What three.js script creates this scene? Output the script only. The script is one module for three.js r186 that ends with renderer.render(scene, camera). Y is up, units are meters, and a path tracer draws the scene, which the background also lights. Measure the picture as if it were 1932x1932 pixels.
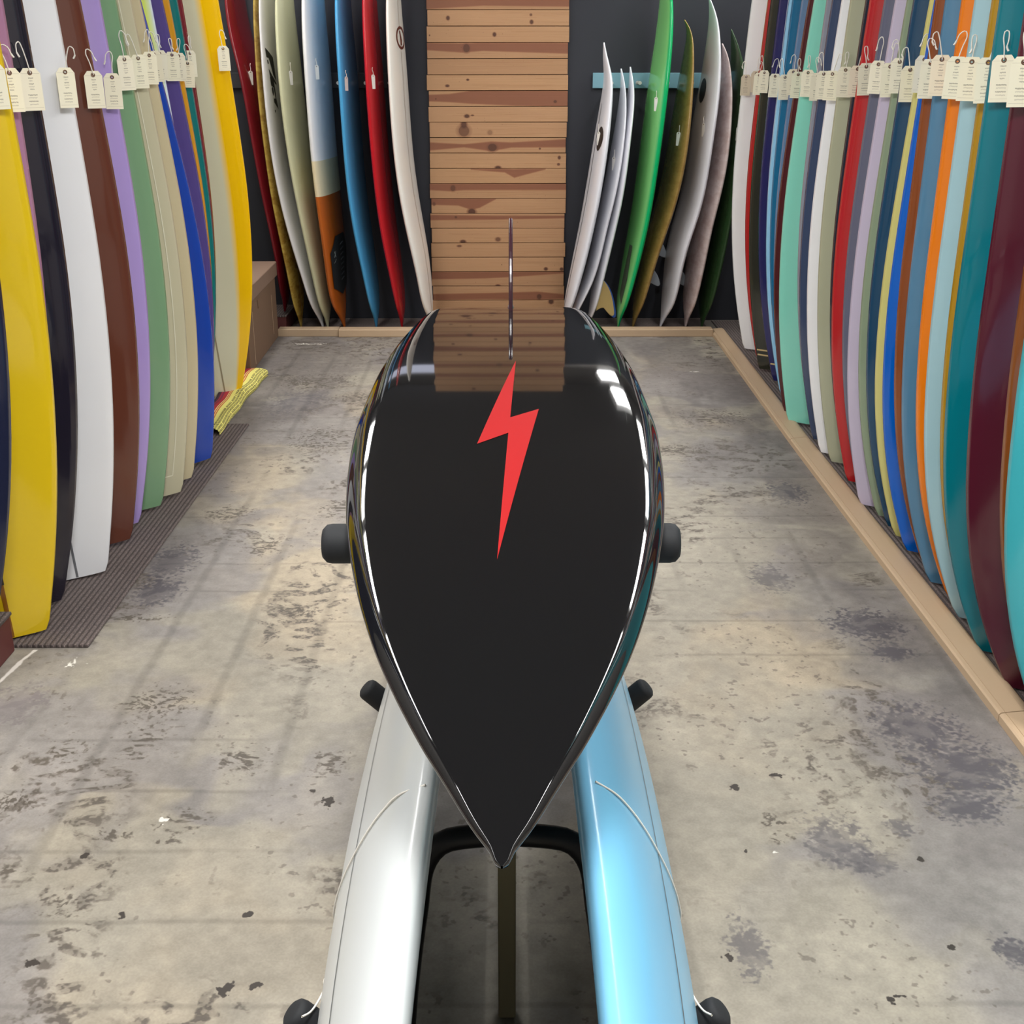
import * as THREE from 'three';
import { RoundedBoxGeometry } from 'three/addons/geometries/RoundedBoxGeometry.js';
import { mergeGeometries } from 'three/addons/utils/BufferGeometryUtils.js';
import { RectAreaLightUniformsLib } from 'three/addons/lights/RectAreaLightUniformsLib.js';

// ───────────────────────── camera, exposure, lights ─────────────────────────
const scene = new THREE.Scene();
scene.background = new THREE.Color().setRGB(0.75, 0.78, 0.95);
const R = THREE.MathUtils.degToRad;
const FOV = 2 * Math.atan(966 / 2250) * 180 / Math.PI;
const camera = new THREE.PerspectiveCamera(FOV, 1, 0.05, 60);
camera.position.set(0, 1.5, 0);
camera.rotation.set(R(-20.3), R(-0.3), 0, 'YXZ');
const EXPOSURE = 1.66, LAMP_NITS = 16, CENTRE_NITS = 44, LAMP_GLOW = 5;
const renderer = new THREE.WebGLRenderer({ antialias: true });
renderer.toneMapping = THREE.LinearToneMapping;
renderer.toneMappingExposure = EXPOSURE;
renderer.shadowMap.enabled = true;
RectAreaLightUniformsLib.init();
const CEIL = 3.3, BACK = 7.6;                       // ceiling height, distance of the dark partition
const LAMP_ROWS = [-1.5, 1.5], LAMP_LEN = 1.22, LAMP_WIDE = 0.28;
const LAMP_DEPTHS = [0.1, 1.7, 3.3, 4.9, 6.5, 8.1], CENTRE_DEPTHS = [0.7], FAR = 10.8;

// ───────────────────────── helpers ─────────────────────────
function rng(seed) { let a = seed >>> 0; return () => { a = (a + 0x6D2B79F5) | 0; let t = Math.imul(a ^ (a >>> 15), 1 | a); t = (t + Math.imul(t ^ (t >>> 7), 61 | t)) ^ t; return ((t ^ (t >>> 14)) >>> 0) / 4294967296; }; }
const used = new Map();
function numbered(n) { const k = used.get(n) || 0; used.set(n, k + 1); return k ? `${n}_${String(k).padStart(3, '0')}` : n; }
function tag(o, label, category, group) { o.userData.label = label; o.userData.category = category; if (group) o.userData.group = group; return o; }
function thing(name, label, category, group, pos = [0, 0, 0]) {
  const g = new THREE.Group(); g.name = numbered(name); g.position.set(...pos); scene.add(g); return tag(g, label, category, group);
}
function structure(name, geo, m, label) { const o = geo ? new THREE.Mesh(geo, m) : new THREE.Group(); o.name = name; o.userData.kind = 'structure'; if (label) o.userData.label = label; shadow(o); scene.add(o); return o; }
function shadow(o) { o.castShadow = true; o.receiveShadow = true; return o; }
function part(name, geo, m, parent, label) { const o = shadow(new THREE.Mesh(geo, m)); o.name = name; if (label) o.userData.label = label; parent.add(o); return o; }
const srgb = (r, g, b) => new THREE.Color().setRGB(r / 255, g / 255, b / 255, THREE.SRGBColorSpace);
const std = (c, rough = 0.6, o = {}) => new THREE.MeshStandardMaterial({ color: Array.isArray(c) ? srgb(...c) : c, roughness: rough, ...o });
const gloss = (c, rough = 0.12, o = {}) => new THREE.MeshPhysicalMaterial({ color: Array.isArray(c) ? srgb(...c) : c, roughness: rough, ...o });
const box = (x0, x1, y0, y1, z0, z1) => new THREE.BoxGeometry(x1 - x0, y1 - y0, z1 - z0).translate((x0 + x1) / 2, (y0 + y1) / 2, (z0 + z1) / 2);
const rbox = (x0, x1, y0, y1, z0, z1, r = 0.004, s = 2) => new RoundedBoxGeometry(x1 - x0, y1 - y0, z1 - z0, s, r).translate((x0 + x1) / 2, (y0 + y1) / 2, (z0 + z1) / 2);
const tube = (pts, r, seg = 24, rad = 8, closed = false) => new THREE.TubeGeometry(new THREE.CatmullRomCurve3(pts.map((p) => new THREE.Vector3(...p)), closed, 'centripetal'), seg, r, rad, closed);
// natural cubic spline through points
function spline(P) {
  const n = P.length - 1, h = [], al = [0], l = [1], mu = [0], z = [0], c = new Array(n + 1).fill(0), b = [], d = [];
  for (let i = 0; i < n; i++) h.push(P[i + 1][0] - P[i][0]);
  for (let i = 1; i < n; i++) al.push(3 * ((P[i + 1][1] - P[i][1]) / h[i] - (P[i][1] - P[i - 1][1]) / h[i - 1]));
  for (let i = 1; i < n; i++) { l[i] = 2 * (P[i + 1][0] - P[i - 1][0]) - h[i - 1] * mu[i - 1]; mu[i] = h[i] / l[i]; z[i] = (al[i] - h[i - 1] * z[i - 1]) / l[i]; }
  for (let j = n - 1; j >= 0; j--) { c[j] = z[j] - mu[j] * c[j + 1]; b[j] = (P[j + 1][1] - P[j][1]) / h[j] - h[j] * (c[j + 1] + 2 * c[j]) / 3; d[j] = (c[j + 1] - c[j]) / (3 * h[j]); }
  return (x) => { let i = 0; while (i < n - 1 && x > P[i + 1][0]) i++; const t = x - P[i][0]; return P[i][1] + b[i] * t + c[i] * t * t + d[i] * t * t * t; };
}
// monotone cubic (no overshoot)
function mono(P) {
  const n = P.length, m = [], dl = [];
  for (let i = 0; i < n - 1; i++) dl.push((P[i + 1][1] - P[i][1]) / (P[i + 1][0] - P[i][0]));
  m[0] = dl[0]; m[n - 1] = dl[n - 2];
  for (let i = 1; i < n - 1; i++) m[i] = dl[i - 1] * dl[i] <= 0 ? 0 : (dl[i - 1] + dl[i]) / 2;
  for (let i = 0; i < n - 1; i++) { if (dl[i] === 0) { m[i] = m[i + 1] = 0; continue; } const a = m[i] / dl[i], b = m[i + 1] / dl[i], s = a * a + b * b; if (s > 9) { const t = 3 / Math.sqrt(s); m[i] = t * a * dl[i]; m[i + 1] = t * b * dl[i]; } }
  return (x) => {
    if (x <= P[0][0]) return P[0][1]; if (x >= P[n - 1][0]) return P[n - 1][1];
    let i = 0; while (x > P[i + 1][0]) i++;
    const h = P[i + 1][0] - P[i][0], t = (x - P[i][0]) / h, t2 = t * t, t3 = t2 * t;
    return (2 * t3 - 3 * t2 + 1) * P[i][1] + (t3 - 2 * t2 + t) * h * m[i] + (-2 * t3 + 3 * t2) * P[i + 1][1] + (t3 - t2) * h * m[i + 1];
  };
}
// value noise
const LAT = (() => { const r = rng(77), a = new Float32Array(65536); for (let i = 0; i < 65536; i++) a[i] = r(); return a; })();
function vn(x, y) {
  const xi = Math.floor(x), yi = Math.floor(y); let u = x - xi, v = y - yi; u = u * u * (3 - 2 * u); v = v * v * (3 - 2 * v);
  const a = (yi & 255) << 8, b = ((yi + 1) & 255) << 8, c = xi & 255, d = (xi + 1) & 255;
  const p = LAT[a + c], q = LAT[a + d], r = LAT[b + c], s = LAT[b + d];
  return p + (q - p) * u + (r - p + (p - q - r + s) * u) * v;
}
function fbm(x, y, o = 4) { let s = 0, a = 0.5, n = 0; for (let i = 0; i < o; i++) { s += a * vn(x, y); n += a; x = x * 2.03 + 17.3; y = y * 2.03 + 9.1; a *= 0.5; } return s / n; }
const sstep = (a, b, x) => { const t = Math.min(1, Math.max(0, (x - a) / (b - a))); return t * t * (3 - 2 * t); };
function dataTexture(w, h, fn, colour = true) {
  const d = new Uint8Array(w * h * 4), c = [0, 0, 0];
  for (let j = 0; j < h; j++) for (let i = 0; i < w; i++) { fn(i, j, c); const k = (j * w + i) * 4; d[k] = c[0]; d[k + 1] = c[1]; d[k + 2] = c[2]; d[k + 3] = 255; }
  const t = new THREE.DataTexture(d, w, h); t.magFilter = THREE.LinearFilter; t.minFilter = THREE.LinearMipmapLinearFilter; t.generateMipmaps = true; t.wrapS = t.wrapT = THREE.RepeatWrapping;
  if (colour) t.colorSpace = THREE.SRGBColorSpace; t.needsUpdate = true; return t;
}
function canvasTexture(w, h, draw) { const c = document.createElement('canvas'); c.width = w; c.height = h; draw(c.getContext('2d'), w, h); const t = new THREE.CanvasTexture(c); t.colorSpace = THREE.SRGBColorSpace; t.wrapS = t.wrapT = THREE.RepeatWrapping; return t; }

// ───────────────────────── room shell ─────────────────────────
// worn concrete: marks at [kind, x, depth, half width, half depth]
const MARKS = [['solid', -0.85, 1.73, 0.013, 0.008], ['solid', -0.73, 1.86, 0.008, 0.012], ['solid', -0.49, 1.66, 0.012, 0.018], ['solid', -0.44, 1.67, 0.009, 0.009], ['solid', -0.39, 2.23, 0.012, 0.018], ['solid', -0.43, 2.27, 0.008, 0.008], ['speck', -0.83, 2.11, 0.034, 0.03], ['speck', -0.84, 1.88, 0.036, 0.026], ['speck', -0.69, 2.16, 0.042, 0.035], ['speck', -0.71, 2.09, 0.022, 0.016], ['speck', -0.88, 2.67, 0.07, 0.067], ['smudge', -1.24, 2.66, 0.06, 0.083], ['speck', -1.08, 2.23, 0.05, 0.036], ['speck', -0.61, 2.4, 0.05, 0.051], ['speck', -0.87, 2.48, 0.035, 0.073], ['speck', -1.04, 2.44, 0.04, 0.036], ['speck', -0.41, 2.38, 0.037, 0.046], ['solid', -0.49, 1.86, 0.009, 0.008], ['solid', -0.86, 2.04, 0.007, 0.009], ['speck', -1.0, 1.99, 0.026, 0.016], ['solid', 0.4, 1.74, 0.01, 0.011], ['solid', 0.51, 2.28, 0.01, 0.012], ['solid', 0.61, 2.33, 0.015, 0.01], ['solid', 0.66, 1.63, 0.006, 0.008], ['solid', 0.68, 1.64, 0.01, 0.004], ['solid', 0.81, 1.76, 0.007, 0.007], ['solid', 0.84, 2.02, 0.007, 0.009], ['dark', 1.0, 2.53, 0.09, 0.1], ['dark', 1.05, 2.35, 0.1, 0.1], ['dark', 1.0, 2.2, 0.057, 0.05], ['dark', 0.92, 1.75, 0.025, 0.035], ['grey', 0.68, 2.08, 0.055, 0.075], ['grey', 0.73, 2.01, 0.048, 0.034], ['speck', 0.57, 2.15, 0.025, 0.025], ['speck', 0.57, 2.09, 0.024, 0.014], ['solid', 0.49, 2.05, 0.005, 0.007], ['grey', 0.83, 2.13, 0.023, 0.026], ['grey', 0.44, 1.76, 0.029, 0.065], ['dark', 1.06, 2.94, 0.05, 0.05], ['dark', 1.07, 4.26, 0.06, 0.1], ['grey', 0.83, 3.45, 0.05, 0.09], ['dark', 1.04, 3.11, 0.09, 0.09], ['speck', -1.11, 3.17, 0.093, 0.022], ['speck', -0.62, 3.21, 0.047, 0.037], ['speck', -1.0, 4.04, 0.08, 0.07], ['speck', -0.77, 4.96, 0.14, 0.16], ['speck', -0.66, 5.67, 0.16, 0.11], ['dark', -1.09, 3.59, 0.061, 0.115], ['dark', -1.07, 3.36, 0.058, 0.091], ['speck', -0.81, 3.73, 0.05, 0.073], ['speck', -0.61, 4.09, 0.06, 0.08], ['grey', -1.01, 5.58, 0.11, 0.2], ['speck', -0.97, 5.99, 0.17, 0.14], ['speck', 0.7, 4.8, 0.16, 0.06], ['speck', 0.95, 5.3, 0.14, 0.12], ['white', -0.733, 2.162, 0.01, 0.011], ['white', 0.555, 2.045, 0.009, 0.005], ['white', 1.0, 6.2, 0.02, 0.008], ['white', -1.15, 6.9, 0.09, 0.02], ['white', -1.17, 2.9, 0.03, 0.03]];
const WHITE_LINE = [[-1.34, 2.7], [-1.325, 2.79], [-1.315, 2.9], [-1.30, 2.965]];
function concrete(x, d, c) {
  const wx = fbm(x * 5 + 3, d * 5 + 7, 3) - 0.5, wy = fbm(x * 5 + 31, d * 5 + 57, 3) - 0.5;
  const big = fbm(x * 1.5 + wx * 0.5 + 11, d * 1.3 + wy * 0.5, 4), mid = fbm(x * 4.2 + 71 + wx, d * 3.6 + 13 + wy, 4), fine = fbm(x * 38, d * 38 + 91, 3), grit = vn(x * 330, d * 330);
  let r = 156, g = 149, b = 135;
  const warm = sstep(0.45, 0.68, big); r += 12 * warm; g += 6 * warm; b -= 1 * warm;
  const grey = sstep(0.44, 0.6, fbm(x * 1.9 + 41, d * 1.7 + 29 + wy, 4)); r += (134 - r) * grey * 0.75; g += (129 - g) * grey * 0.75; b += (127 - b) * grey * 0.75;
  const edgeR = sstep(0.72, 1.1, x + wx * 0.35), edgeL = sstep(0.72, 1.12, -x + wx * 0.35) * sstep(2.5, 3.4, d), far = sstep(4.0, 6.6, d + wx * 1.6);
  const darkTone = Math.min(1, 0.8 * edgeR + 0.7 * edgeL + 0.75 * far);  // patchy darker tone along both edges and towards the far end
  const gr = sstep(0.4, 0.62, mid + 0.12 * darkTone) * darkTone; r += (100 - r) * gr * 0.66; g += (94 - g) * gr * 0.66; b += (92 - b) * gr * 0.66;
  // scuffed mastic remains, feathery along x
  const cl = sstep(0.56, 0.72, fbm(x * 3.4 + 5, d * 2.6 + 83, 3) + 0.13 * far), rag = fbm(x * 30 + wx * 5 + 3, d * 34 + wy * 5, 5), bit = sstep(0.4, 0.6, fbm(x * 120 + 7, d * 120, 2));
  const sc = sstep(0.52, 0.66, rag) * cl * (0.35 + 0.65 * bit); r += (84 - r) * sc * 0.85; g += (76 - g) * sc * 0.85; b += (68 - b) * sc * 0.85;
  const sp2 = sstep(0.7, 0.78, fbm(x * 60, d * 60 + 7, 3)) * sstep(0.45, 0.6, mid); r += (90 - r) * sp2 * 0.5; g += (82 - g) * sp2 * 0.5; b += (74 - b) * sp2 * 0.5;
  // ghost of an old tile grid
  const gx = Math.abs(((x + 0.957 + wx * 0.012) / 0.2145) - Math.round((x + 0.957 + wx * 0.012) / 0.2145)) * 0.2145, gy = Math.abs(((d - 2.706 + wy * 0.012) / 0.2172) - Math.round((d - 2.706 + wy * 0.012) / 0.2172)) * 0.2172;
  const ln = Math.max((1 - sstep(0.004, 0.02, gx)) * sstep(0.46, 0.62, fbm(x * 3 + 9, d * 1.1, 3)), (1 - sstep(0.001, 0.011, gy)) * sstep(0.42, 0.6, fbm(x * 1.3, d * 3 + 40, 3)));
  const k = 1 - 0.1 * ln; r *= k; g *= k; b *= k;
  const v = 1 + (fine - 0.5) * 0.16 + (mid - 0.5) * 0.22 + (grit - 0.5) * 0.07; r *= v; g *= v; b *= v;
  for (const [kind, mx, md, a, e] of MARKS) {
    const px = (x - mx) / a, py = (d - md) / e; if (Math.abs(px) > 2 || Math.abs(py) > 2) continue;
    const q = Math.hypot(px, py) + (fbm(x * 110 + mx * 9, d * 110, 4) - 0.5) * 2.2; let w = 0, C = [54, 47, 41];
    if (kind === 'solid') w = 1 - sstep(0.85, 1.05, q);
    else if (kind === 'speck') { w = (1 - sstep(0.5, 1.35, q)) * sstep(0.46, 0.6, fbm(x * 85 + wx * 20, d * 95, 4)) * 0.8; C = [76, 68, 59]; }
    else if (kind === 'white') { w = (1 - sstep(0.7, 0.95, q)) * (a > 0.02 ? sstep(0.48, 0.56, rag) : 1); C = [226, 222, 212]; }
    else { w = (1 - sstep(0.7, 1.35, q)) * (0.6 + 0.5 * sstep(0.38, 0.6, rag)) * (kind === 'dark' ? 0.85 : 0.55); C = kind === 'smudge' ? [112, 104, 106] : [82, 78, 82]; }
    r += (C[0] - r) * w; g += (C[1] - g) * w; b += (C[2] - b) * w;
  }
  if (x < -1.2 && d < 3) for (let i = 0; i < 3; i++) { const [a, p] = WHITE_LINE[i], [e, q] = WHITE_LINE[i + 1]; if (d < p || d > q) continue; const xx = a + (e - a) * (d - p) / (q - p), w = 1 - sstep(0.004, 0.009, Math.abs(x - xx) + (rag - 0.5) * 0.012); r += (222 - r) * w; g += (216 - g) * w; b += (208 - b) * w; }
  c[0] = Math.max(0, Math.min(255, r)); c[1] = Math.max(0, Math.min(255, g)); c[2] = Math.max(0, Math.min(255, b));
}
const floor = structure('floor', null, null, 'worn concrete floor with dark scuffs and old tile lines');
function slab(x0, x1, d0, d1, w, h) {
  const t = dataTexture(w, h, (i, j, c) => concrete(x0 + (i + 0.5) / w * (x1 - x0), d0 + (j + 0.5) / h * (d1 - d0), c));
  t.wrapS = t.wrapT = THREE.ClampToEdgeWrapping;
  const g = box(x0, x1, -0.12, 0, -d1, -d0), p = g.attributes.position, uv = g.attributes.uv;
  for (let i = 0; i < p.count; i++) uv.setXY(i, (p.getX(i) - x0) / (x1 - x0), (-p.getZ(i) - d0) / (d1 - d0));
  part('concrete_slab', g, new THREE.MeshStandardMaterial({ map: t, roughness: 0.62 }), floor);
}
slab(-1.45, 1.35, 0.6, 3.4, 2048, 2048);
slab(-1.45, 1.35, 3.4, 7.3, 1400, 1800);
part('concrete_slab', box(-2.3, -1.45, -0.12, 0, -FAR, 3), std([114, 107, 99], 0.7), floor);
part('concrete_slab', box(1.35, 2.3, -0.12, 0, -FAR, 3), std([114, 107, 99], 0.7), floor);
part('concrete_slab', box(-1.45, 1.35, -0.12, 0, -0.6, 3), std([150, 143, 130], 0.7), floor);
part('concrete_slab', box(-1.45, 1.35, -0.12, 0, -FAR, -7.3), std([114, 107, 99], 0.7), floor);

const wallDark = std([40, 42, 50], 0.75), wallPale = std([150, 146, 142], 0.85), ceilPaint = std([112, 109, 106], 0.9);
structure('wall_left', box(-2.42, -2.3, 0, CEIL, -FAR - 0.12, 3), wallPale);
structure('wall_right', box(2.3, 2.42, 0, CEIL, -FAR - 0.12, 3), wallPale);
structure('wall_front', box(-2.42, 2.42, 0, CEIL, 3, 3.12), wallPale);
{ // far wall of the room beyond the partition, with an unseen window placed for the glow in the black board
  const w = structure('wall_far', mergeGeometries([box(-2.3, 2.3, 0, 2.5, -FAR - 0.12, -FAR), box(-2.3, 2.3, 3.08, CEIL, -FAR - 0.12, -FAR), box(-2.3, -1.5, 2.5, 3.08, -FAR - 0.12, -FAR), box(-0.35, 2.3, 2.5, 3.08, -FAR - 0.12, -FAR)]), wallPale);
  const win = structure('unseen_window_1', null); part('window_frame', mergeGeometries([rbox(-1.52, -0.33, 2.48, 2.52, -FAR - 0.07, -FAR + 0.015), rbox(-1.52, -0.33, 3.06, 3.1, -FAR - 0.07, -FAR + 0.015), rbox(-1.52, -1.48, 2.5, 3.08, -FAR - 0.07, -FAR + 0.015), rbox(-0.37, -0.33, 2.5, 3.08, -FAR - 0.07, -FAR + 0.015)]), std([210, 208, 204], 0.5), win);
  part('window_pane', box(-1.5, -0.35, 2.5, 3.08, -FAR - 0.052, -FAR - 0.048), new THREE.MeshPhysicalMaterial({ color: 0xffffff, transmission: 1, thickness: 0, roughness: 0.05 }), win);
}
structure('ceiling', box(-2.42, 2.42, CEIL, CEIL + 0.12, -FAR - 0.12, 3.12), ceilPaint);
structure('wall_back', box(-2.3, 2.3, 0, 2.16, -BACK - 0.14, -BACK), wallDark, 'dark charcoal partition wall behind the boards');

// unseen ceiling lamps: two rows along the aisle, placed for light and rail highlights
const lampGlow = new THREE.MeshStandardMaterial({ color: 0xffffff, emissive: 0xfffefc, emissiveIntensity: LAMP_GLOW, roughness: 0.5 });
const lampCase = std([225, 225, 222], 0.5);
const ORD = ['first', 'second', 'third', 'fourth', 'fifth', 'sixth'];
function ceilingLamp(label, x, y, d, len, nits = LAMP_NITS) {
  const t = thing('unseen_ceiling_light', label, 'ceiling light', 'fluorescent ceiling fixtures', [x, y, -d]);
  part('housing', rbox(-LAMP_WIDE / 2 - 0.02, LAMP_WIDE / 2 + 0.02, -0.09, 0, -len / 2 - 0.02, len / 2 + 0.02, 0.01), lampCase, t);
  part('diffuser', rbox(-LAMP_WIDE / 2, LAMP_WIDE / 2, -0.11, -0.085, -len / 2, len / 2, 0.008), lampGlow, t);
  if (y < CEIL) for (const e of [-1, 1]) part('rod', new THREE.CylinderGeometry(0.006, 0.006, CEIL - y + 0.01, 8).translate(0, (CEIL - y) / 2, e * len * 0.4), lampCase, t);
  const l = new THREE.RectAreaLight(0xfffefc, nits, LAMP_WIDE, len); l.name = 'fluorescent_light'; l.position.set(0, -0.115, 0); l.rotation.x = -Math.PI / 2; t.add(l);
}
for (const lx of LAMP_ROWS) LAMP_DEPTHS.forEach((ld, i) => ceilingLamp(`white fluorescent ceiling fixture, ${ORD[i]} from the front in the ${lx < 0 ? 'left' : 'right'} row`, lx, CEIL, ld, LAMP_LEN));
CENTRE_DEPTHS.forEach((d, i) => ceilingLamp(`unseen fluorescent ceiling fixture lighting the middle of the aisle`, 0, CEIL, d, LAMP_LEN, CENTRE_NITS));  // unseen lamp placed to light the board faces and shade under the rack
ceilingLamp('unseen fluorescent fixture on rods just beyond the dark partition', 1.02, 3.115, 9.0, 0.8, 22);  // this and the next: out of view, placed for patches reflected in the black board
ceilingLamp('unseen fluorescent fixture on rods near the far wall', 0.97, 3.06, 10.2, 0.62, 22);

// ───────────────────────── pine plank panel on the back wall ─────────────────────────
// each plank: [tone 0 light .. 1 mid, heartwood band [[fx, from, to] ...] or null, knots [fx, fy, radius px, stretch, darkness]]
const PLANKS = [
  [0.25, null, [[0.3, 0.4, 9, 1, 1]]], [0.1, null, [[0.6, 0.6, 8, 1.4, 1]]], [0.3, [[0, 0.5, 0.9], [1, 0.4, 0.8]], []], [0.1, null, [[0.8, 0.5, 9, 1, 1]]], [0.4, [[0, 0.1, 0.55], [1, 0.2, 0.6]], [[0.5, 0.4, 12, 1.3, 0.7]]], [0.1, null, []], [0.2, null, [[0.2, 0.3, 8, 1.5, 1]]],
  [0.5, [[0, 0.1, 0.95], [0.4, 0.0, 0.75], [1, 0.15, 0.8]], []],
  [0.08, null, [[0.145, 0.5, 8, 1, 1], [0.73, 0.3, 5, 1.2, 0.6], [0.735, 0.74, 8, 1, 1]]],
  [0.15, null, [[0.475, 0.5, 8, 1, 1], [0.02, 0.55, 3, 1, 0.8]]],
  [0.3, [[0, 0.02, 0.45], [0.25, 0.05, 0.6], [0.4, 0.0, 0.5], [1, 0.0, 0.68]], [[0.28, 0.34, 17, 1, 0.75]]],
  [0.42, null, []],
  [0.05, null, [[0.145, 0.68, 5, 1.8, 1], [0.29, 0.3, 4, 1.6, 1]]],
  [0.25, [[0, 0.25, 0.65], [0.15, 0.2, 0.7], [0.3, 0.0, 0.8], [0.6, 0.0, 0.92], [1, 0.0, 1.0]], [[0.91, 0.68, 6, 1.4, 0.8], [0.05, 0.5, 3, 1, 0.8]]],
  [0.03, null, [[0.275, 0.6, 7, 1.7, 1], [0.315, 0.55, 3, 2.5, 0.8]]],
  [0.12, null, [[0.25, 0.15, 14, 1, 1], [0.25, 0.55, 24, 1.2, 0.55], [0.44, 0.65, 10, 1.3, 0.25]]],
  [0.3, [[0, 0.3, 0.8], [0.25, 0.42, 0.6], [0.45, 0.25, 0.85], [0.6, 0.3, 0.62], [1, 0.1, 0.6]], [[0.46, 0.62, 16, 1.5, 0.9], [0.81, 0.7, 4, 1.2, 0.8]]],
  [0.06, null, [[0.95, 0.28, 7, 1, 0.9], [0.945, 0.72, 5, 1.4, 0.7], [0.5, 0.97, 9, 1.6, 1]]],
  [0.1, [[0.3, 0.02, 0.06], [0.55, 0.02, 0.25], [0.62, 0.05, 0.6], [0.7, 0.02, 0.4], [0.85, 0.02, 0.06]], []],
  [0.35, [[0, 0.0, 0.42], [0.15, 0.0, 0.5], [0.25, 0.0, 0.42], [1, 0.0, 0.4]], [[0.17, 0.3, 13, 1, 0.6]]],
  [0.2, [[0, 0.0, 0.4], [0.2, 0.0, 0.45], [0.3, 0.0, 0.75], [0.36, 0.0, 0.6], [0.48, 0.0, 0.03]], [[0.3, 0.88, 13, 1.5, 1.3], [0.02, 0.35, 8, 1, 0.5]]],
  [0.4, [[0, 0.1, 0.45], [0.5, 0.15, 0.4], [1, 0.15, 0.3]], [[0.19, 0.25, 5, 1.3, 0.7]]],
  [0.15, null, [[0.235, 0.9, 7, 2, 1], [0.5, 0.75, 9, 1.5, 0.6]]],
  [0.18, null, [[0.21, 0.2, 5, 2.4, 0.6]]],
  [0.12, null, [[0.865, 0.8, 7, 1.3, 1.2], [0.985, 0.82, 7, 1.2, 1.2], [0.53, 0.5, 2, 1, 0.8]]],
  [0.4, [[0, 0.0, 0.5], [0.4, 0.0, 0.45], [0.6, 0.0, 0.35], [1, 0.0, 0.1]], [[0.5, 0.97, 6, 2, 1]]],
  [0.3, [[0, 0.55, 0.95], [0.4, 0.5, 0.9], [0.8, 0.4, 0.95], [1, 0.6, 0.9]], [[0.81, 0.75, 12, 1, 0.9]]],
  [0.2, null, [[0.9, 0.1, 10, 1.2, 1], [0.3, 0.8, 7, 1.5, 0.8]]], [0.3, null, []],
];
const PH = 0.0897, ROWS = PLANKS.length, RH = 68;
const pineMap = canvasTexture(1024, ROWS * RH, (g) => {
  const r = rng(5);
  PLANKS.forEach(([tone, band, knots], i) => {
    const y0 = i * RH; g.save(); g.beginPath(); g.rect(0, y0, 1024, RH); g.clip();
    g.fillStyle = `rgb(${176 - 22 * tone},${135 - 22 * tone},${97 - 16 * tone})`; g.fillRect(0, y0, 1024, RH);
    for (let k = 0; k < 60; k++) { const yy = y0 + r() * RH, x = r() * 1024, l = 120 + r() * 600, a = 0.03 + r() * 0.08; g.strokeStyle = r() < 0.6 ? `rgba(120,72,38,${a})` : `rgba(215,170,120,${a})`; g.lineWidth = 0.8 + r() * 3; g.beginPath(); g.moveTo(x, yy); g.bezierCurveTo(x + l / 3, yy + (r() - 0.5) * 8, x + 2 * l / 3, yy + (r() - 0.5) * 8, x + l, yy + (r() - 0.5) * 6); g.stroke(); }
    if (band) for (let pass = 0; pass < 3; pass++) {
      g.fillStyle = pass === 0 ? 'rgba(132,80,52,0.35)' : pass === 1 ? 'rgba(122,70,46,0.55)' : 'rgba(104,58,40,0.25)'; const e = (1 - pass) * 2.5; g.beginPath();
      band.forEach(([fx, a], q) => (q ? g.lineTo : g.moveTo).call(g, fx * 1024, y0 + a * RH - e)); [...band].reverse().forEach(([fx, , b]) => g.lineTo(fx * 1024, y0 + b * RH + e)); g.closePath(); g.fill();
    }
    for (const [fx, fy, rad, st, dk] of knots) for (let q = 3; q >= 0; q--) { g.fillStyle = `rgba(${78 - q * -14},${44 - q * -10},${26 - q * -8},${Math.min(1, dk) * (q === 0 ? 0.95 : 0.28)})`; g.beginPath(); g.ellipse(fx * 1024, y0 + fy * RH, rad * 1.35 * (1 + q * 0.22) * st, rad * (1 + q * 0.16), 0, 0, 7); g.fill(); }
    for (let k = 0; k < 5; k++) { g.fillStyle = `rgba(90,52,30,${0.2 + r() * 0.3})`; g.fillRect(r() * 1024, y0 + r() * RH, 2 + r() * 3, 2 + r() * 2); }
    g.restore();
  });
});
{
  const panel = thing('plank_panel', 'column of stacked horizontal pine planks on the dark back wall', 'wood panel');
  panel.position.set(-0.05, 0, -BACK + 0.001);
  const pine = new THREE.MeshStandardMaterial({ map: pineMap, roughness: 0.55 });
  const r = rng(9), top = 1.836 + 8 * PH;
  for (let i = 0; i < ROWS; i++) {
    const y1 = top - i * PH, y0 = Math.max(0.002, y1 - PH + 0.0016 + r() * 0.0018); if (y1 < 0.03) break;
    const taper = (1.836 - y1) * 0.003, x0 = -0.413 + (r() - 0.5) * 0.012 - taper * 0.3, x1 = 0.425 + (r() - 0.5) * 0.012 - taper * 1.5, th = 0.019 + r() * 0.003;
    const g = rbox(x0, x1, y0, y1 - 0.0006, 0, th, 0.0022, 1), p = g.attributes.position, uv = g.attributes.uv;
    for (let k = 0; k < p.count; k++) uv.setXY(k, (p.getX(k) - x0) / (x1 - x0), 1 - (i + Math.min(0.985, Math.max(0.015, (y1 - p.getY(k)) / PH))) / ROWS);
    const m = part('plank', g, pine, panel); m.rotation.z = (r() - 0.5) * 0.004;
  }
}
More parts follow.
